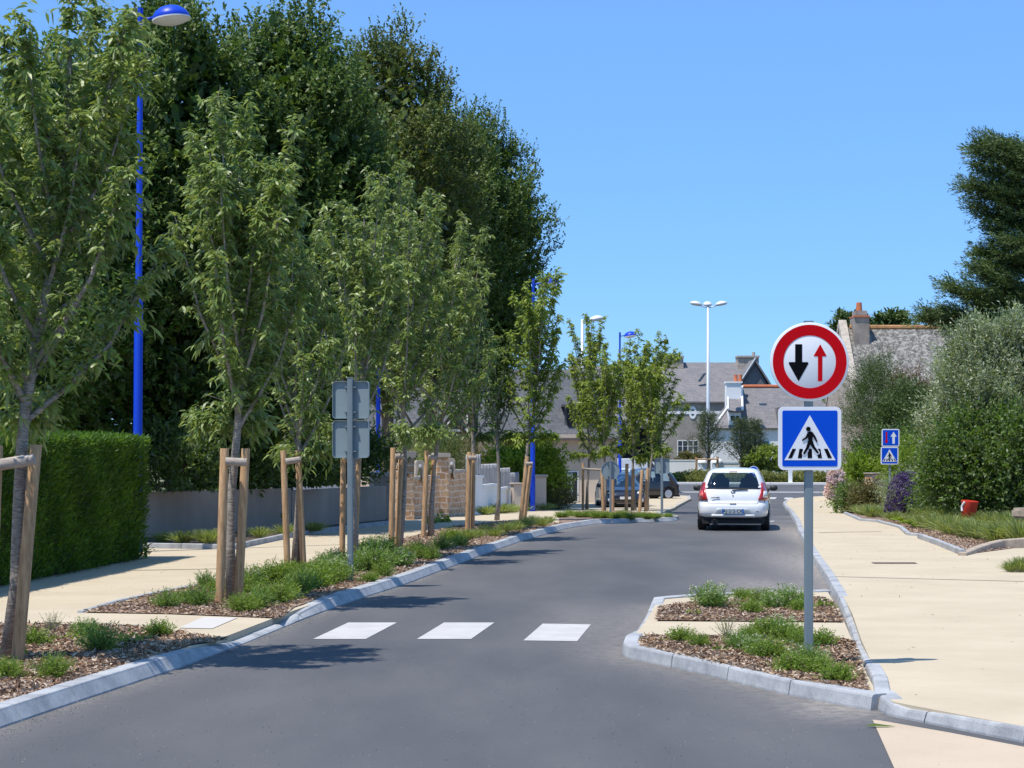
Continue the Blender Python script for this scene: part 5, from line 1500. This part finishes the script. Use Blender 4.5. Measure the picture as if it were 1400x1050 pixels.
o = link(me, 'road_grit'); tag(o, 'fine pale grit scattered on the asphalt along the kerb', 'grit', kind='stuff')
# ================================================================= small shrubs in the beds
def shrub_meshes(kind, seed):
    """unit shrub about 0.42 m tall; returns list of (partname, mesh)"""
    global rng
    rs = rng; rng = np.random.RandomState(seed)
    out = []
    if kind in ('hebe', 'rosemary', 'white', 'pale'):
        ns = 170 if kind != 'rosemary' else 140
        d = rng.normal(size=(ns, 3)); d[:, 2] = np.abs(d[:, 2])*0.9+0.75; d = nrm(d)
        ln = 0.40*(0.6+0.45*rng.rand(ns))
        base = rng.normal(size=(ns, 3))*np.array([0.05, 0.05, 0.0])
        K = 17
        t = (np.arange(K)+2)/(K+1)
        B = base[:, None, :]+d[:, None, :]*(t[None, :, None]*ln[:, None, None]); B = B.reshape(-1, 3)
        dd = np.repeat(d, K, 0)
        LD = nrm(dd*(0.9 if kind == 'rosemary' else 0.65)+rdir(len(B))*0.7)
        m = {'rosemary': L_shrub2, 'hebe': L_shrub, 'white': L_shrub2, 'pale': L_shrub}[kind]
        out.append(('foliage', leaves_mesh('foliage', m, B, LD, (0.05 if kind == 'hebe' else 0.062)*(0.7+0.6*rng.rand(len(B))), 0.019 if kind == 'hebe' else 0.012, 0.1, 'diamond', np.clip(np.repeat(rng.rand(ns), K)*.45+np.tile(t, ns)*.25+rng.rand(len(B))*.35, 0, 1))))
        mb = MB()
        for i in range(0, ns, 3): mb.tube([base[i], base[i]+d[i]*ln[i]*0.8], [0.005, 0.003], 4, False)
        me = bpy.data.meshes.new('stems'); me.from_pydata(mb.v, [], mb.f); me.materials.append(oldbark); out.append(('stems', me))
        if kind == 'white':
            k = rng.choice(ns, 26, False); Bf = (base+d*ln[:, None])[k]
            Bf = np.repeat(Bf, 10, 0)+rng.normal(size=(260, 3))*0.016+np.array([0, 0, .02])
            out.append(('flowers', leaves_mesh('flowers', L_white, Bf, rdir(260), 0.022, 0.012, 0, 'diamond')))
    elif kind == 'leafy':
        ns = 46
        d = rng.normal(size=(ns, 3)); d[:, 2] = np.abs(d[:, 2])*0.4+0.35; d = nrm(d)
        ln = 0.32*(0.5+0.6*rng.rand(ns))
        B = d*ln[:, None]*0.75
        out.append(('foliage', leaves_mesh('foliage', L_lime if seed % 2 else L_shrub, B, nrm(d+rdir(ns)*0.4), 0.11, 0.085, 0.35, 'leaf')))
        mb = MB()
        for i in range(ns): mb.tube([(0, 0, 0), B[i]], [0.004, 0.003], 4, False)
        me = bpy.data.meshes.new('stems'); me.from_pydata(mb.v, [], mb.f); me.materials.append(L_shrub); out.append(('stems', me))
    elif kind == 'twiggy':
        ns = 40
        d = rng.normal(size=(ns, 3))*0.6; d[:, 2] = np.abs(d[:, 2])+0.8; d = nrm(d)
        ln = 0.45*(0.6+0.5*rng.rand(ns)); K = 9
        t = (np.arange(K)+3)/(K+2)
        B = (d[:, None, :]*(t[None, :, None]*ln[:, None, None])).reshape(-1, 3)
        out.append(('foliage', leaves_mesh('foliage', L_shrub, B, nrm(np.repeat(d, K, 0)*.6+rdir(ns*K)*.7), 0.035, 0.012, 0, 'diamond')))
        mb = MB()
        for i in range(ns): mb.tube([(0, 0, 0), d[i]*ln[i]], [0.005, 0.002], 4, False)
        me = bpy.data.meshes.new('stems'); me.from_pydata(mb.v, [], mb.f); me.materials.append(youngbark); out.append(('stems', me))
    elif kind == 'grass':
        nb = 420
        a = rng.rand(nb)*6.28
        lean = np.abs(rng.normal(size=nb))*0.42
        d = nrm(np.stack([np.cos(a)*lean, np.sin(a)*lean, np.ones(nb)], 1))
        B = np.stack([np.cos(a), np.sin(a), 0*a], 1)*(rng.rand(nb, 1)*0.09)
        out.append(('foliage', leaves_mesh('foliage', L_grass, B, d, 0.5*(0.55+0.55*rng.rand(nb)), 0.007, 0.42, 'leaf')))
    elif kind == 'strap':
        nb = 26; a = rng.rand(nb)*6.28
        d = nrm(np.stack([np.cos(a)*.7, np.sin(a)*.7, 0.7+.6*rng.rand(nb)], 1))
        out.append(('foliage', leaves_mesh('foliage', L_lime, d*.01, d, 0.42, 0.045, 0.6, 'leaf')))
    rng = rs
    return out
VAR = {}
def get_var(kind):
    if kind not in VAR: VAR[kind] = [shrub_meshes(kind, 100+7*i+len(kind)) for i in range(3)]
    return VAR[kind]
DESC = {'hebe': 'dense bright green shrub', 'rosemary': 'dark needle-leaved shrub', 'white': 'white-flowered green shrub', 'pale': 'fine-leaved green shrub', 'leafy': 'low broad-leaved plant', 'twiggy': 'sparse twiggy shrub', 'grass': 'tuft of fine grass', 'strap': 'strap-leaved lime plant'}
ORD = ['first', 'second', 'third', 'fourth', 'fifth', 'sixth', 'seventh', 'eighth', 'ninth', 'tenth', 'eleventh', 'twelfth', '13th', '14th', '15th', '16th', '17th', '18th', '19th', '20th']
shr = random.Random(4)
def row(place, items, name='small_shrub', cat='shrub', wide=0.98, dz=0.1):
    """items: (px, base py, height px, kind), sorted left to right in the photo"""
    items = sorted(items)
    for i, (px, py, hp, kind) in enumerate(items):
        x, y = P(px, py, dz)
        sc = hp*0.88*y/F/0.42
        parts = get_var(kind)[shr.randrange(3)]
        nm = 'grass_tuft' if kind == 'grass' else name
        root = empty(nm, (x, y, G(y)+dz), shr.uniform(0, 6.28), '%s, %s from left %s' % (DESC[kind], ORD[i], place), 'grass' if kind == 'grass' else cat, 'plants '+place.replace('along ', 'in ')[:60])
        wv = wide*shr.uniform(0.9, 1.2)
        root.scale = (sc*wv, sc*wv, sc)
        for pn, me in parts:
            o = link(me, pn, root)
            if pn == 'flowers': o['kind'] = 'stuff'
row('in the front row of the island bed', [(932, 880, 30, 'hebe'), (957, 887, 27, 'hebe'), (985, 893, 22, 'leafy'), (1010, 890, 34, 'white'), (1036, 896, 34, 'white'), (1052, 902, 38, 'hebe'), (1084, 921, 37, 'hebe'), (1106, 914, 46, 'white'), (1121, 924, 36, 'hebe'), (1146, 935, 38, 'hebe')])
row('in the back row of the front island bed', [(994, 874, 34, 'twiggy'), (1022, 879, 32, 'pale'), (1047, 876, 40, 'hebe'), (1066, 876, 42, 'white'), (1079, 880, 36, 'hebe'), (1090, 886, 34, 'pale'), (1121, 886, 34, 'hebe')])
row('in the rear island bed', [(948, 842, 18, 'leafy'), (973, 833, 44, 'white'), (1014, 821, 22, 'hebe'), (1028, 840, 26, 'hebe'), (1041, 827, 30, 'pale'), (1056, 834, 30, 'white'), (1080, 832, 40, 'white'), (1096, 838, 26, 'hebe'), (1129, 832, 24, 'leafy')])
row('in the front row of the near left bed', [(8, 930, 40, 'pale'), (73, 929, 46, 'pale')])
row('in the back row of the near left bed', [(12, 898, 36, 'leafy'), (45, 884, 34, 'hebe'), (70, 866, 32, 'twiggy'), (95, 876, 22, 'leafy'), (116, 872, 34, 'white'), (138, 892, 52, 'rosemary'), (178, 880, 30, 'leafy'), (196, 876, 22, 'leafy'), (218, 872, 32, 'hebe')])
row('in the far left bed by the slab', [(228, 832, 34, 'rosemary'), (252, 828, 28, 'hebe'), (273, 830, 40, 'rosemary'), (331, 838, 34, 'pale'), (352, 834, 38, 'rosemary'), (372, 826, 44, 'pale'), (390, 822, 30, 'hebe'), (412, 812, 44, 'rosemary')])
row('at the back of the far left bed', [(283, 806, 32, 'rosemary'), (296, 812, 24, 'pale'), (329, 812, 36, 'pale'), (346, 802, 36, 'white'), (362, 800, 34, 'hebe'), (380, 800, 44, 'pale'), (398, 790, 30, 'hebe'), (428, 790, 30, 'pale'), (446, 778, 30, 'rosemary'), (458, 774, 30, 'white')])
row('beside the post of the grey sign backs', [(430, 806, 40, 'hebe'), (445, 800, 44, 'pale'), (461, 796, 46, 'white'), (496, 782, 38, 'white'), (505, 797, 20, 'hebe'), (513, 782, 50, 'rosemary'), (524, 790, 26, 'pale')])
row('between the grey sign backs and stone wall', [(505, 764, 36, 'white'), (522, 760, 36, 'pale'), (548, 776, 32, 'white'), (561, 766, 30, 'pale'), (574, 760, 28, 'rosemary'), (590, 766, 26, 'pale'), (604, 752, 26, 'rosemary'), (618, 742, 26, 'pale'), (630, 748, 22, 'rosemary')])
row('in the shaded bed near the picket wall', [(640, 738, 26, 'grass'), (652, 736, 22, 'grass'), (664, 732, 26, 'grass'), (676, 734, 22, 'grass'), (690, 728, 24, 'grass'), (704, 726, 24, 'grass'), (718, 722, 22, 'grass'), (728, 718, 24, 'grass'), (740, 720, 22, 'grass'), (750, 716, 18, 'grass')], wide=1.3)
row('at the foot of the picket wall', [(664, 704, 22, 'grass'), (676, 702, 22, 'grass'), (688, 702, 24, 'grass'), (700, 701, 20, 'grass'), (714, 700, 18, 'grass'), (728, 698, 20, 'grass'), (742, 698, 18, 'grass'), (752, 697, 16, 'grass')], wide=1.6)
row('at the foot of the shaded wall', [(222, 742, 26, 'grass'), (250, 743, 30, 'grass'), (284, 743, 34, 'grass'), (355, 735, 26, 'grass'), (390, 731, 26, 'grass'), (430, 727, 24, 'grass')], wide=1.5, dz=0.16)
row('in the far bed before the parked cars', [(768, 708, 12, 'hebe'), (780, 706, 12, 'pale'), (793, 708, 12, 'hebe'), (806, 708, 14, 'pale'), (818, 709, 14, 'hebe'), (830, 709, 13, 'hebe'), (842, 710, 13, 'pale'), (852, 709, 15, 'hebe'), (863, 710, 13, 'pale'), (874, 709, 12, 'hebe'), (886, 710, 13, 'hebe'), (897, 709, 11, 'pale'), (914, 708, 9, 'hebe')], wide=1.3)
row('at the gate beside the stone wall', [(592, 716, 20, 'leafy'), (602, 714, 22, 'leafy')])

# right bed: grasses
row('along the front of the right bed', [(1152, 692, 22, 'grass'), (1166, 699, 22, 'grass'), (1180, 705, 26, 'grass'), (1192, 708, 30, 'grass'), (1206, 708, 28, 'grass'), (1221, 712, 22, 'grass'), (1238, 716, 32, 'strap'), (1254, 722, 36, 'strap'), (1268, 724, 40, 'grass'), (1284, 726, 40, 'grass'), (1302, 732, 46, 'grass'), (1320, 736, 46, 'grass'), (1336, 738, 46, 'grass'), (1350, 738, 34, 'strap'), (1362, 742, 44, 'grass'), (1378, 742, 52, 'grass'), (1396, 744, 56, 'grass')], wide=1.25)
row('in the second line of the right bed', [(1246, 704, 36, 'grass'), (1262, 708, 40, 'grass'), (1276, 712, 36, 'grass'), (1292, 716, 40, 'grass'), (1310, 722, 42, 'grass'), (1330, 724, 44, 'grass'), (1346, 726, 44, 'grass'), (1366, 726, 46, 'grass'), (1384, 728, 50, 'grass'), (1400, 730, 48, 'grass')], wide=1.3)
row('on the pavement at the right photo edge', [(1382, 782, 26, 'grass'), (1396, 782, 36, 'grass'), (1412, 782, 34, 'grass')], wide=1.2)

# ---- larger bushes
def bush(label, px, Y, rx, pybase, pytop, mat, n=60, tw=22, K=9, leaf=(0.08, 0.035), ud=0.6, spread=0.35, name='bush', cat='bush', ry=None, shape='diamond', tl=0.45, flowers=None, g=None, jit=0.4, zmin=None, lo=0.4, und=None):
    zb = zz(pybase, Y) if g is None else g; zt = zz(pytop, Y)
    root = empty(name, (A(px, Y), Y, zb), 0, label, cat)
    ry = ry or rx
    h = zt-zb
    C, O = crown_clumps((0, 0, h*0.48), (rx*.85, ry*.85, h*.46), n, None, lo)
    C[:, 2] = np.maximum(C[:, 2], 0.05)
    B, D, tr = sprays(C, O, tw, spread, tl, K, ud, 0.5, jit)
    B[:, 2] = np.maximum(B[:, 2], 0.0)
    LD = nrm(D*0.8+rng.normal(size=B.shape)*0.5)
    me = leaves_mesh('foliage', mat, B, LD, leaf[0]*(0.7+0.6*rng.rand(len(B))), leaf[1], 0.12, shape, np.clip(tr*.5+rng.rand(len(B))*.5, 0, 1))
    link(me, 'foliage', root)
    mb = MB(); rr = random.Random(int(px))
    for i in range(7):
        a = rr.uniform(0, 6.28)
        mb.tube([(0, 0, 0), (math.cos(a)*rx*.3, math.sin(a)*ry*.3, h*.3), (math.cos(a)*rx*.55, math.sin(a)*ry*.55, h*.6)], [.05*min(1, h/2), .035*min(1, h/2), .012], 5)
    mb.build('stems', oldbark, root)
    if flowers:
        fm, cnt, fl, clus = flowers
        d = rdir(cnt); d[:, 2] = np.abs(d[:, 2])*1.0-0.25; d[:, 1] = -np.abs(d[:, 1]); d = nrm(d)
        c0 = d*np.array([rx, ry, h*.5])*1.02+np.array([0, 0, h*.5])
        Bf = np.repeat(c0, clus, 0)+rdir(cnt*clus)*fl
        fo = link(leaves_mesh('flowers', fm, Bf, rdir(cnt*clus), fl*1.1, fl*.9, 0, 'diamond'), 'flowers', root); fo['kind'] = 'stuff'
    return root
# left side
bush('round bright green bush with glossy leaves in front of the beige house', 716, 70, 1.75, 684, 603, L_lime, 110, 20, 8, (0.13, 0.07), ry=1.3)
bush('dark glossy lower bush under the round bush by the gate pillar', 748, 72, 0.9, 696, 640, L_dark, 40, 20, 8, (0.12, 0.06))
bush('rounded brown-green shrub beside the beige house window', 762, 69.5, 0.62, 699, 663, L_brown, 40, 18, 8, (0.07, 0.02), spread=0.2, tl=.3)
bush('feathery yellow-green shrub overhanging the stone wall', 585, 58.5, 1.3, 680, 585, L_olive, 70, 24, 10, (0.09, 0.022), ud=0.2)
bush('fine-leaved dark green shrub at the end of the stone wall', 622, 62, 1.15, 690, 598, L_brown, 70, 24, 10, (0.08, 0.022), ud=0.3)
bush('dark undergrowth with a yellow broom patch behind the beige wall', 540, 56, 1.0, 690, 560, L_lime, 16, 14, 8, (0.06, 0.03), ud=0.2)
for i, (px, Y, pt, lab) in enumerate(((215, 38.6, 600, 'beside the clipped hedge'), (300, 41.5, 610, 'behind the first stakes'), (385, 43.5, 600, 'behind the second stakes'), (465, 46.5, 600, 'behind the grey sign backs'))):
    bush('dark overgrown ivy bush above the shaded beige wall, '+lab, px, Y-1.0, 1.5, 690, pt, L_dark, 60, 20, 9, (0.1, 0.05), ry=.7, g=1.15)
# right side
bush('large silvery-green shrub on the right with upright pale shoots', 1348, 45, 1.45, 700, 452, L_silver, 130, 58, 13, (0.11, 0.036), ud=0.95, spread=0.28, tl=0.75, jit=.2, shape='diamond', g=0.3)
bush('silvery-green shrub at the right photo edge, taller than its neighbour', 1425, 45, 1.5, 700, 425, L_silver, 110, 58, 13, (0.11, 0.036), ud=0.95, spread=0.28, tl=0.75, jit=.2, g=0.3)
bush('dark glossy green bush behind the grasses and the red tub', 1340, 43.6, 1.4, 706, 560, L_bright, 130, 22, 9, (0.085, 0.055), ud=0.3, g=0.15, ry=.8)
bush('glossy green bush at the right edge above the stone slab', 1405, 43.0, 1.1, 706, 560, L_bright, 90, 22, 9, (0.085, 0.055), ud=0.3, g=0.15, ry=.8)
bush('tall feathery dark shrub in front of the old stone house gable', 1205, 70, 1.45, 640, 490, L_conifer, 150, 26, 11, (0.12, 0.02), ud=0.5, spread=.4, g=0.2, tl=.7)
bush('dark green yew-like shrub between the feathery shrub and the silvery one', 1245, 66, 1.5, 650, 522, L_conifer, 130, 24, 10, (0.12, 0.03), ud=0.5, g=0.2)
bush('small reddish-leaved shrub top in front of the lichened roof', 1245, 72, 0.8, 560, 508, M_leaf('copper_leaf', [(0.09, 0.045, 0.03), (0.16, 0.08, 0.05), (0.2, 0.12, 0.07)]), 40, 16, 8, (0.08, 0.04))
bush('dark shrubbery low behind the lime green bush', 1218, 64, 1.35, 690, 575, L_dark, 70, 22, 9, (0.09, 0.05), g=0)
bush('leafy lime green bush left of the rough stone pillar', 1177, 63, 0.55, 694, 624, L_lime, 60, 20, 8, (0.1, 0.06), spread=.25)
bush('bronze-green shrub above the rough stone pillar', 1196, 65, 0.62, 680, 626, L_brown, 40, 18, 8, (0.08, 0.05), spread=.25)
bush('yellow-green weeping shrub behind the small blue signs', 1241, 56, 0.62, 690, 590, L_lime, 70, 22, 9, (0.08, 0.028), ud=-0.2, spread=.25)
bush('purple-flowered lavender clump beside the small blue signs', 1240, 50, 0.52, 712, 647, L_silver, 40, 18, 8, (0.07, 0.015), ud=0.8, spread=.2, flowers=(L_purple, 900, .04, 9))
bush('low purple lavender at the foot of the small blue signs', 1223, 49.8, 0.26, 714, 674, L_silver, 14, 14, 8, (0.06, 0.013), ud=0.8, spread=.12, flowers=(L_purple, 260, .035, 9))
bush('pink hydrangea in full flower at the bend of the right pavement', 1143, 62, 0.33, 702, 642, L_lime, 12, 14, 7, (0.08, 0.05), spread=.1, flowers=(L_pink, 130, .07, 60))
bush('low green bush at the foot of the lime green bush', 1167, 60, 0.38, 702, 672, L_bright, 30, 18, 8, (0.09, 0.045), spread=.2)
bush('mixed green bush at the foot of the rough stone pillar', 1186, 59, 0.5, 704, 674, L_brown, 30, 18, 8, (0.09, 0.045), spread=.2)
bush('green bush between the purple lavender and the red tub', 1288, 48, 0.6, 716, 640, L_bright, 60, 20, 8, (0.08, 0.04), spread=.3)
bush('leafy green bushes in front of the white cottage', 1047, 158, 2.2, 648, 614, L_youngfar, 50, 16, 8, (0.3, 0.15))
bush('brown shrub behind the low white garden wall', 925, 166, 2.6, 645, 622, L_brown, 30, 16, 8, (0.25, 0.12))
# low planting on the roundabout verge: ground cover
n = 26000
x = rng.uniform(A(890, 152), A(1150, 152), n); y = rng.uniform(151.6, 157.5, n)
hgt = 0.75*(0.5+0.5*np.sin(x*2.1+y*1.7)*np.sin(x*.7)+0.35*rng.rand(n))
B = np.stack([x, y, -0.75+np.maximum(0, hgt)*rng.rand(n)], 1)
D = rdir(n); D[:, 2] = np.abs(D[:, 2])+.5
o = link(leaves_mesh('ground_cover', M_leaf('verge_leaf', [(0.10, 0.13, 0.035), (0.19, 0.21, 0.06), (0.30, 0.27, 0.12)], 0.3), B, D, 0.34, 0.10, 0.2, 'diamond'), 'ground_cover')
tag(o, 'low yellow-green planting on the verge beyond the roundabout', 'ground cover', kind='stuff')
# grass fringe over the right bed
n = 15000
pl = beds['right']
x = rng.uniform(8.5, 17, n); y = rng.uniform(36, 56, n)
ok = in_poly(x, y, pl) & (x > 9.9+(y-36)*0.02)
x = x[ok]; y = y[ok]
B = np.stack([x, y, np.full(len(x), .1)], 1); D = rng.normal(size=(len(x), 3))*.35; D[:, 2] = 1
o = link(leaves_mesh('grass', L_grass, B, D, 0.25+.25*rng.rand(len(x)), .012, .3, 'blade'), 'grass')
tag(o, 'thin mixed grass between the clumps of the right bed', 'grass', kind='stuff')

# young pines by the roundabout
def young_pine(px, Y, pytop, pybase, r_, label):
    g = G(Y); h = zz(pytop, Y)-g
    root = empty('young_pine', (A(px, Y), Y, g), 0, label, 'tree', 'young pines beyond the roundabout')
    mb = MB(); mb.tube([(0, 0, 0), (0.05, 0, h*.5), (0, 0, h*.95)], [.13, .09, .02], 8)
    n = 44; Bs = []; Ds = []
    for i in range(n):
        u = (i+.5)/n; z = h*(.26+.68*u); a = i*2.4; l = r_*(1.0-.72*u)*(.7+.5*rng.rand())
        d = np.array([math.cos(a)*.8, math.sin(a)*.8, .62+.3*rng.rand()]); d = d/np.linalg.norm(d)
        mb.tube([(0, 0, z), tuple(np.array([0, 0, z])+d*l*1.1)], [.03, .01], 4, False)
        t = .3+.8*rng.rand(90); Bs.append(np.array([0, 0, z])+d*(t*l)[:, None]+rng.normal(size=(90, 3))*.16); Ds.append(nrm(d+rdir(90)*.9))
    B = np.concatenate(Bs); D = np.concatenate(Ds)
    link(leaves_mesh('crown', M_leaf('pine_needles_'+str(px), [(0.04, 0.065, 0.03), (0.07, 0.10, 0.045), (0.13, 0.15, 0.08)], .2, .6), B, D, .3, .035, 0, 'diamond'), 'crown', root)
    mb.build('trunk', oldbark, root)
young_pine(968, 158, 563, 650, 2.3, 'young pine standing in front of the tall three-headed lamp mast')
young_pine(1013, 158, 572, 650, 1.9, 'young pine in front of the white cottage dormer')
young_pine(1032, 159, 574, 650, 1.7, 'young pine nearest the big blue square sign')
for k, px in enumerate((952, 981)):
    Y = 156.5
    r = empty('tree_stakes', (A(px, Y), Y, G(Y)), 0, ('left' if k == 0 else 'right')+' wooden stake of the young pine by the lamp mast', 'tree stakes', 'pine stakes')
    MB().tube([(0, 0, 0), (0, 0, 2.2)], .1, 8).build('stake', stakewood, r, 2)
    MB().tube([(0, -.12, 2.0), (.9 if k == 0 else -.8, -.12, 2.0)], .07, 8).build('crossbar', stakewood, r, 2)

# big conifer at the right edge: layered limbs
def cypress():
    Y = 70.0; g = G(Y); px0 = 1445
    root = empty('cypress_tree', (A(px0, Y), Y, g), 0, 'big dark layered cypress reaching in from the right edge above the shrubs', 'tree')
    mb = MB(); X0 = A(px0, Y)
    mb.tube([(0, 0, 0), (.1, 0, 5), (-.1, 0, 10), (0, 0, zz(185, Y)-g)], [.5, .4, .28, .1], 10)
    limbs = [(1334, 212, 34), (1350, 200, 30), (1332, 258, 30), (1352, 238, 36), (1345, 285, 28), (1370, 262, 34), (1366, 318, 20), (1346, 345, 20), (1372, 338, 30), (1338, 368, 22), (1352, 385, 32), (1300, 394, 18), (1326, 405, 34), (1278, 432, 22), (1302, 428, 38), (1318, 452, 34), (1350, 430, 44), (1340, 465, 30), (1385, 300, 36), (1390, 210, 40), (1385, 400, 44), (1380, 450, 44), (1365, 475, 36), (1325, 487, 12), (1398, 192, 20), (1395, 350, 40), (1400, 260, 40)]
    Bs = []; Ds = []
    rr = np.random.RandomState(5)
    for (px, py, th) in limbs:
        for dy in (0.0,):
            yo = rr.uniform(-1.6, 1.6)
            tip = np.array([A(px, Y)-X0, yo, zz(py, Y)-g])
            st = np.array([0.0, 0.0, tip[2]-0.9-0.12*abs(tip[0])])
            mb.tube([tuple(st), tuple((st+tip)/2+np.array([0, 0, -.15])), tuple(tip)], [.13, .08, .015], 6, False)
            L = np.linalg.norm(tip-st)
            nt = int(95*L/2.2)
            t = rr.rand(nt)**0.7
            thick = th*Y/F*0.5*(1-t)**0.55+0.05
            c = st+(tip-st)*t[:, None]
            c[:, 2] += rr.uniform(-.35, 1, nt)*thick*0.9
            c[:, 1] += rr.normal(size=nt)*(0.25+thick*1.1)
            c[:, 0] += rr.normal(size=nt)*.15
            K = 40
            od = nrm(np.stack([np.full(nt, -0.75), rr.normal(size=nt)*.6, 0.22+rr.normal(size=nt)*.28], 1))
            k = rr.rand(nt, K)
            b = c[:, None, :]+od[:, None, :]*(k[:, :, None]*.85)+rr.normal(size=(nt, K, 3))*np.array([.05, .07, .05])
            Bs.append(b.reshape(-1, 3)); Ds.append((np.repeat(od[:, None, :], K, 1)+rr.normal(size=(nt, K, 3))*.45+np.array([0, 0, .1])).reshape(-1, 3))
    tip = np.array([A(1261, Y)-X0, 0, zz(420, Y)-g]); st = np.array([A(1310, Y)-X0, 0, zz(436, Y)-g])
    mb.tube([tuple(st), tuple(tip)], [.03, .012], 5)
    t = rr.rand(260); Bs.append(st+(tip-st)*t[:, None]+rr.normal(size=(260, 3))*.05); Ds.append(rr.normal(size=(260, 3))+np.array([-1, 0, .2]))
    B = np.concatenate(Bs); D = np.concatenate(Ds)
    link(leaves_mesh('crown', L_conifer, B, D, .17, .035, .05, 'diamond', flat=.4), 'crown', root)
    mb.build('trunk', oldbark, root, True)
cypress()
big_tree('far rounded pine crown behind the old stone house chimney', 'tree', 1165, 150, 2.6, zz(420, 150), 3, L_conifer, 130, 26, 10, (.45, .2), core=True, name='pine_tree', spread=.7)
big_tree('broad far pine crown above the lichened roof ridge', 'tree', 1220, 152, 2.7, zz(422, 152), 3, L_conifer, 140, 26, 10, (.45, .2), core=True, name='pine_tree', spread=.7)
big_tree('distant round tree just right of the grey house roof', 'tree', 1058, 260, 3.5, zz(560, 260), 1, L_dark, 30, 16, 8, (.5, .3), core=True)

# dry leaf litter on the pavements
n = 420
x = np.concatenate([rng.uniform(2.6, 9, 260), rng.uniform(-8, -3.2, 160)]); y = np.concatenate([rng.uniform(13, 44, 260), rng.uniform(17, 40, 160)])
z = np.full(n, .104)
ok = ~in_poly(x, y, beds['left_far']) & ~in_poly(x, y, beds['left_near']) & (x > np.interp(y, [p[1] for p in RK2], [p[0] for p in RK2])+.1) | ((x < -3.2) & (x < np.interp(y, [p[1] for p in LK], [p[0] for p in LK])-.2))
B = np.stack([x, y, z], 1)[ok]; D = rng.normal(size=(len(B), 3)); D[:, 2] *= .15
o = link(leaves_mesh('leaf_litter', M_leaf('dry_leaf', [(0.10, 0.06, 0.03), (0.2, 0.13, 0.06), (0.3, 0.22, 0.12)], 0.1, .8), B, D, .02+.03*rng.rand(len(B)), .014, 0, 'diamond', flat=.8), 'leaf_litter')
tag(o, 'tiny dry leaves and twigs scattered over the beige pavements', 'leaf litter', kind='stuff')
